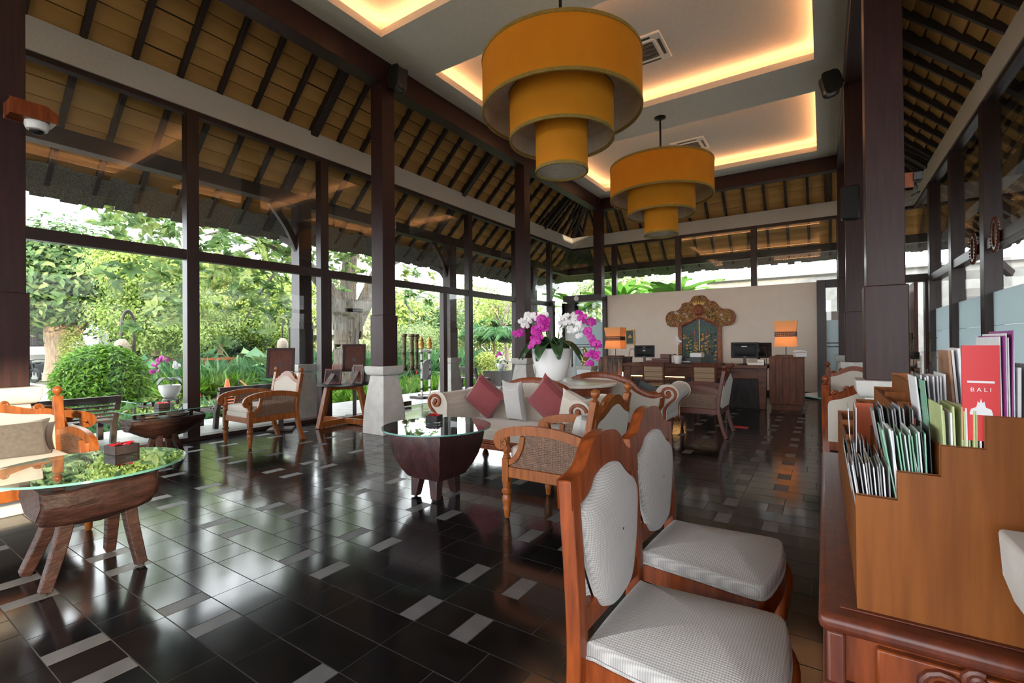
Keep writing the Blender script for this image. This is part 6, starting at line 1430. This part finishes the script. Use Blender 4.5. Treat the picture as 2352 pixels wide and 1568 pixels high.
# ---- veranda furniture
def bench(label, x, y, rz, w=1.1):
    t = thing('slat_bench', label, 'bench', (x, y, -.02), rz)      # faces +X
    for s in (-1, 1):
        ob('back_post', G().sweep([(-.22, s*w/2, 0), (-.26, s*w/2, .25), (-.40, s*w/2, .60)], rect(.07, .06), (0, 1, 0)), 'bench_wood', t, bev=.003); ob('front_leg', G().bx(.22, .29, s*w/2-.03, s*w/2+.03, 0, .30), 'bench_wood', t); ob('seat_rail', G().bx(-.26, .29, s*w/2-.025, s*w/2+.025, .24, .29), 'bench_wood', t)
    for k in range(6): x0 = -.24+.09*k; ob('seat_slat', G().bx(x0, x0+.06, -w/2, w/2, .29, .315), 'bench_wood', t)
    for k in range(6): z = .30+.05*k; xx = -.262-(z-.25)*.40; ob('back_slat', G().bx(xx-.012, xx+.012, -w/2, w/2, z, z+.025), 'bench_wood', t)
    ob('top_rail', G().bx(-.43, -.36, -w/2-.03, w/2+.03, .57, .64), 'bench_wood', t, bev=.004)
bench('dark slatted veranda bench behind the rectangular window table', -8.08, 1.78, PI, 1.1)
bench('dark slatted veranda bench behind the window armchair', -8.08, 4.12, PI, 1.05)
t = thing('veranda_table', 'square glass veranda table carrying a potted orchid', 'table', (-8.15, 2.98, -.02)); ob('base', G().frus(0, 0, 0, .42, .12, .22), 'log_wood', t, bev=.01)
for x, y in ((-.15, -.15), (.15, -.15), (-.15, .15), (.15, .15)): ob('riser', G().bx(x-.02, x+.02, y-.02, y+.02, .41, .50), 'bench_wood', t)
gtop(t, rrect(-.36, .36, -.42, .42, .01, 2), .50)
def porchid(label, x, y, z, sp, s=.6):
    o = thing('potted_orchid', label, 'potted orchid', (x, y, z)); ob('pot', G().lathe([(.07, 0), (.09, .01), (.135, .10), (.15, .18), (.145, .185), (.13, .16), (.02, .155)], 24), 'white_ceramic', o); orchid(o, sp, [(a, .2, .08, .05) for a in (.3, 1.5, 2.7, 3.9, 5.2)], s)
porchid('magenta and white orchid in a white pot on the veranda table', -8.15, 3.10, .495, [((0, 0, .16), [(.02, .06, .42), (.02, -.05, .60), (0, -.16, .52), (0, -.20, .38)], 'm', .48, 12), ((.02, 0, .16), [(.04, .10, .40), (.03, .06, .50)], 'w', .7, 4)], .75)
t = thing('veranda_table', 'dark veranda table with a potted orchid beyond the entrance', 'table', (-8.4, 12.0, -.02)); ob('base', G().frus(0, 0, 0, .45, .3, .34), 'bench_wood', t); gtop(t, rrect(-.45, .45, -.45, .45, .02, 2), .46)
porchid('magenta and white orchid in a white pot beyond the entrance', -8.4, 12.15, .455, [((0, 0, .16), [(.0, .06, .40), (0, -.08, .52), (0, -.22, .42)], 'm', .5, 9), ((0, 0, .16), [(0, .08, .40), (0, .04, .52)], 'w', .7, 4)], .75)
bench('low dark veranda seat beyond the entrance', -8.5, 10.7, PI/2, 1.0)
# ---- gong on its striped stand, planter by the door
t = thing('gong_stand', 'bronze gong hanging from a striped post stand with gilded tops beside the entrance', 'gong', (-7.98, 8.36, -.02), .3)
ob('base', G().bx(-.10, .10, -.34, .34, 0, .05).bx(-.30, .30, -.26, -.16, 0, .06).bx(-.30, .30, .16, .26, 0, .06), 'bench_wood', t, bev=.01)
for s in (-1, 1):
    p = ob('post', G().tube([(0, s*.21, .05), (0, s*.21, 1.16)], .026, 10), 'water_white', t)
    for z in (.2, .42, .64, .86, 1.05): ob('stripe', G().lathe([(.029, 0), (.029, .05)], 12, (0, s*.21, z)), 'black_plastic', p)
    ob('gilded_top', G().lathe([(.03, 0), (.07, .03), (.06, .10), (.08, .14), (.05, .20), (.06, .23), (.012, .30)], 10, (0, s*.21, 1.16)), 'gold_frame', p)
ob('crossbar', G().tube([(0, -.30, 1.12), (0, .30, 1.12)], .028, 10), 'water_white', t)
ob('gong', G().lathe([(.02, -.02), (.05, -.03), (.055, -.012), (.23, -.01), (.245, .0), (.245, .045), (.235, .045), (.23, .005), (.02, .0)], 36, M=T(0, 0, .66) @ RY(PI/2)), 'stone_grey', t)
for s in (-1, 1): ob('rope', G().tube([(0, s*.10, 1.12), (.0, s*.10, .86)], .012, 6), 'terracotta', t)
t = thing('floor_planter', 'white cylindrical planter behind the orchid table by the glass corner', 'planter', (-6.35, 11.4, 0)); ob('pot', G().lathe([(.28, 0), (.30, .02), (.33, .92), (.31, .93), (.28, .88)], 24), 'white_ceramic', t)
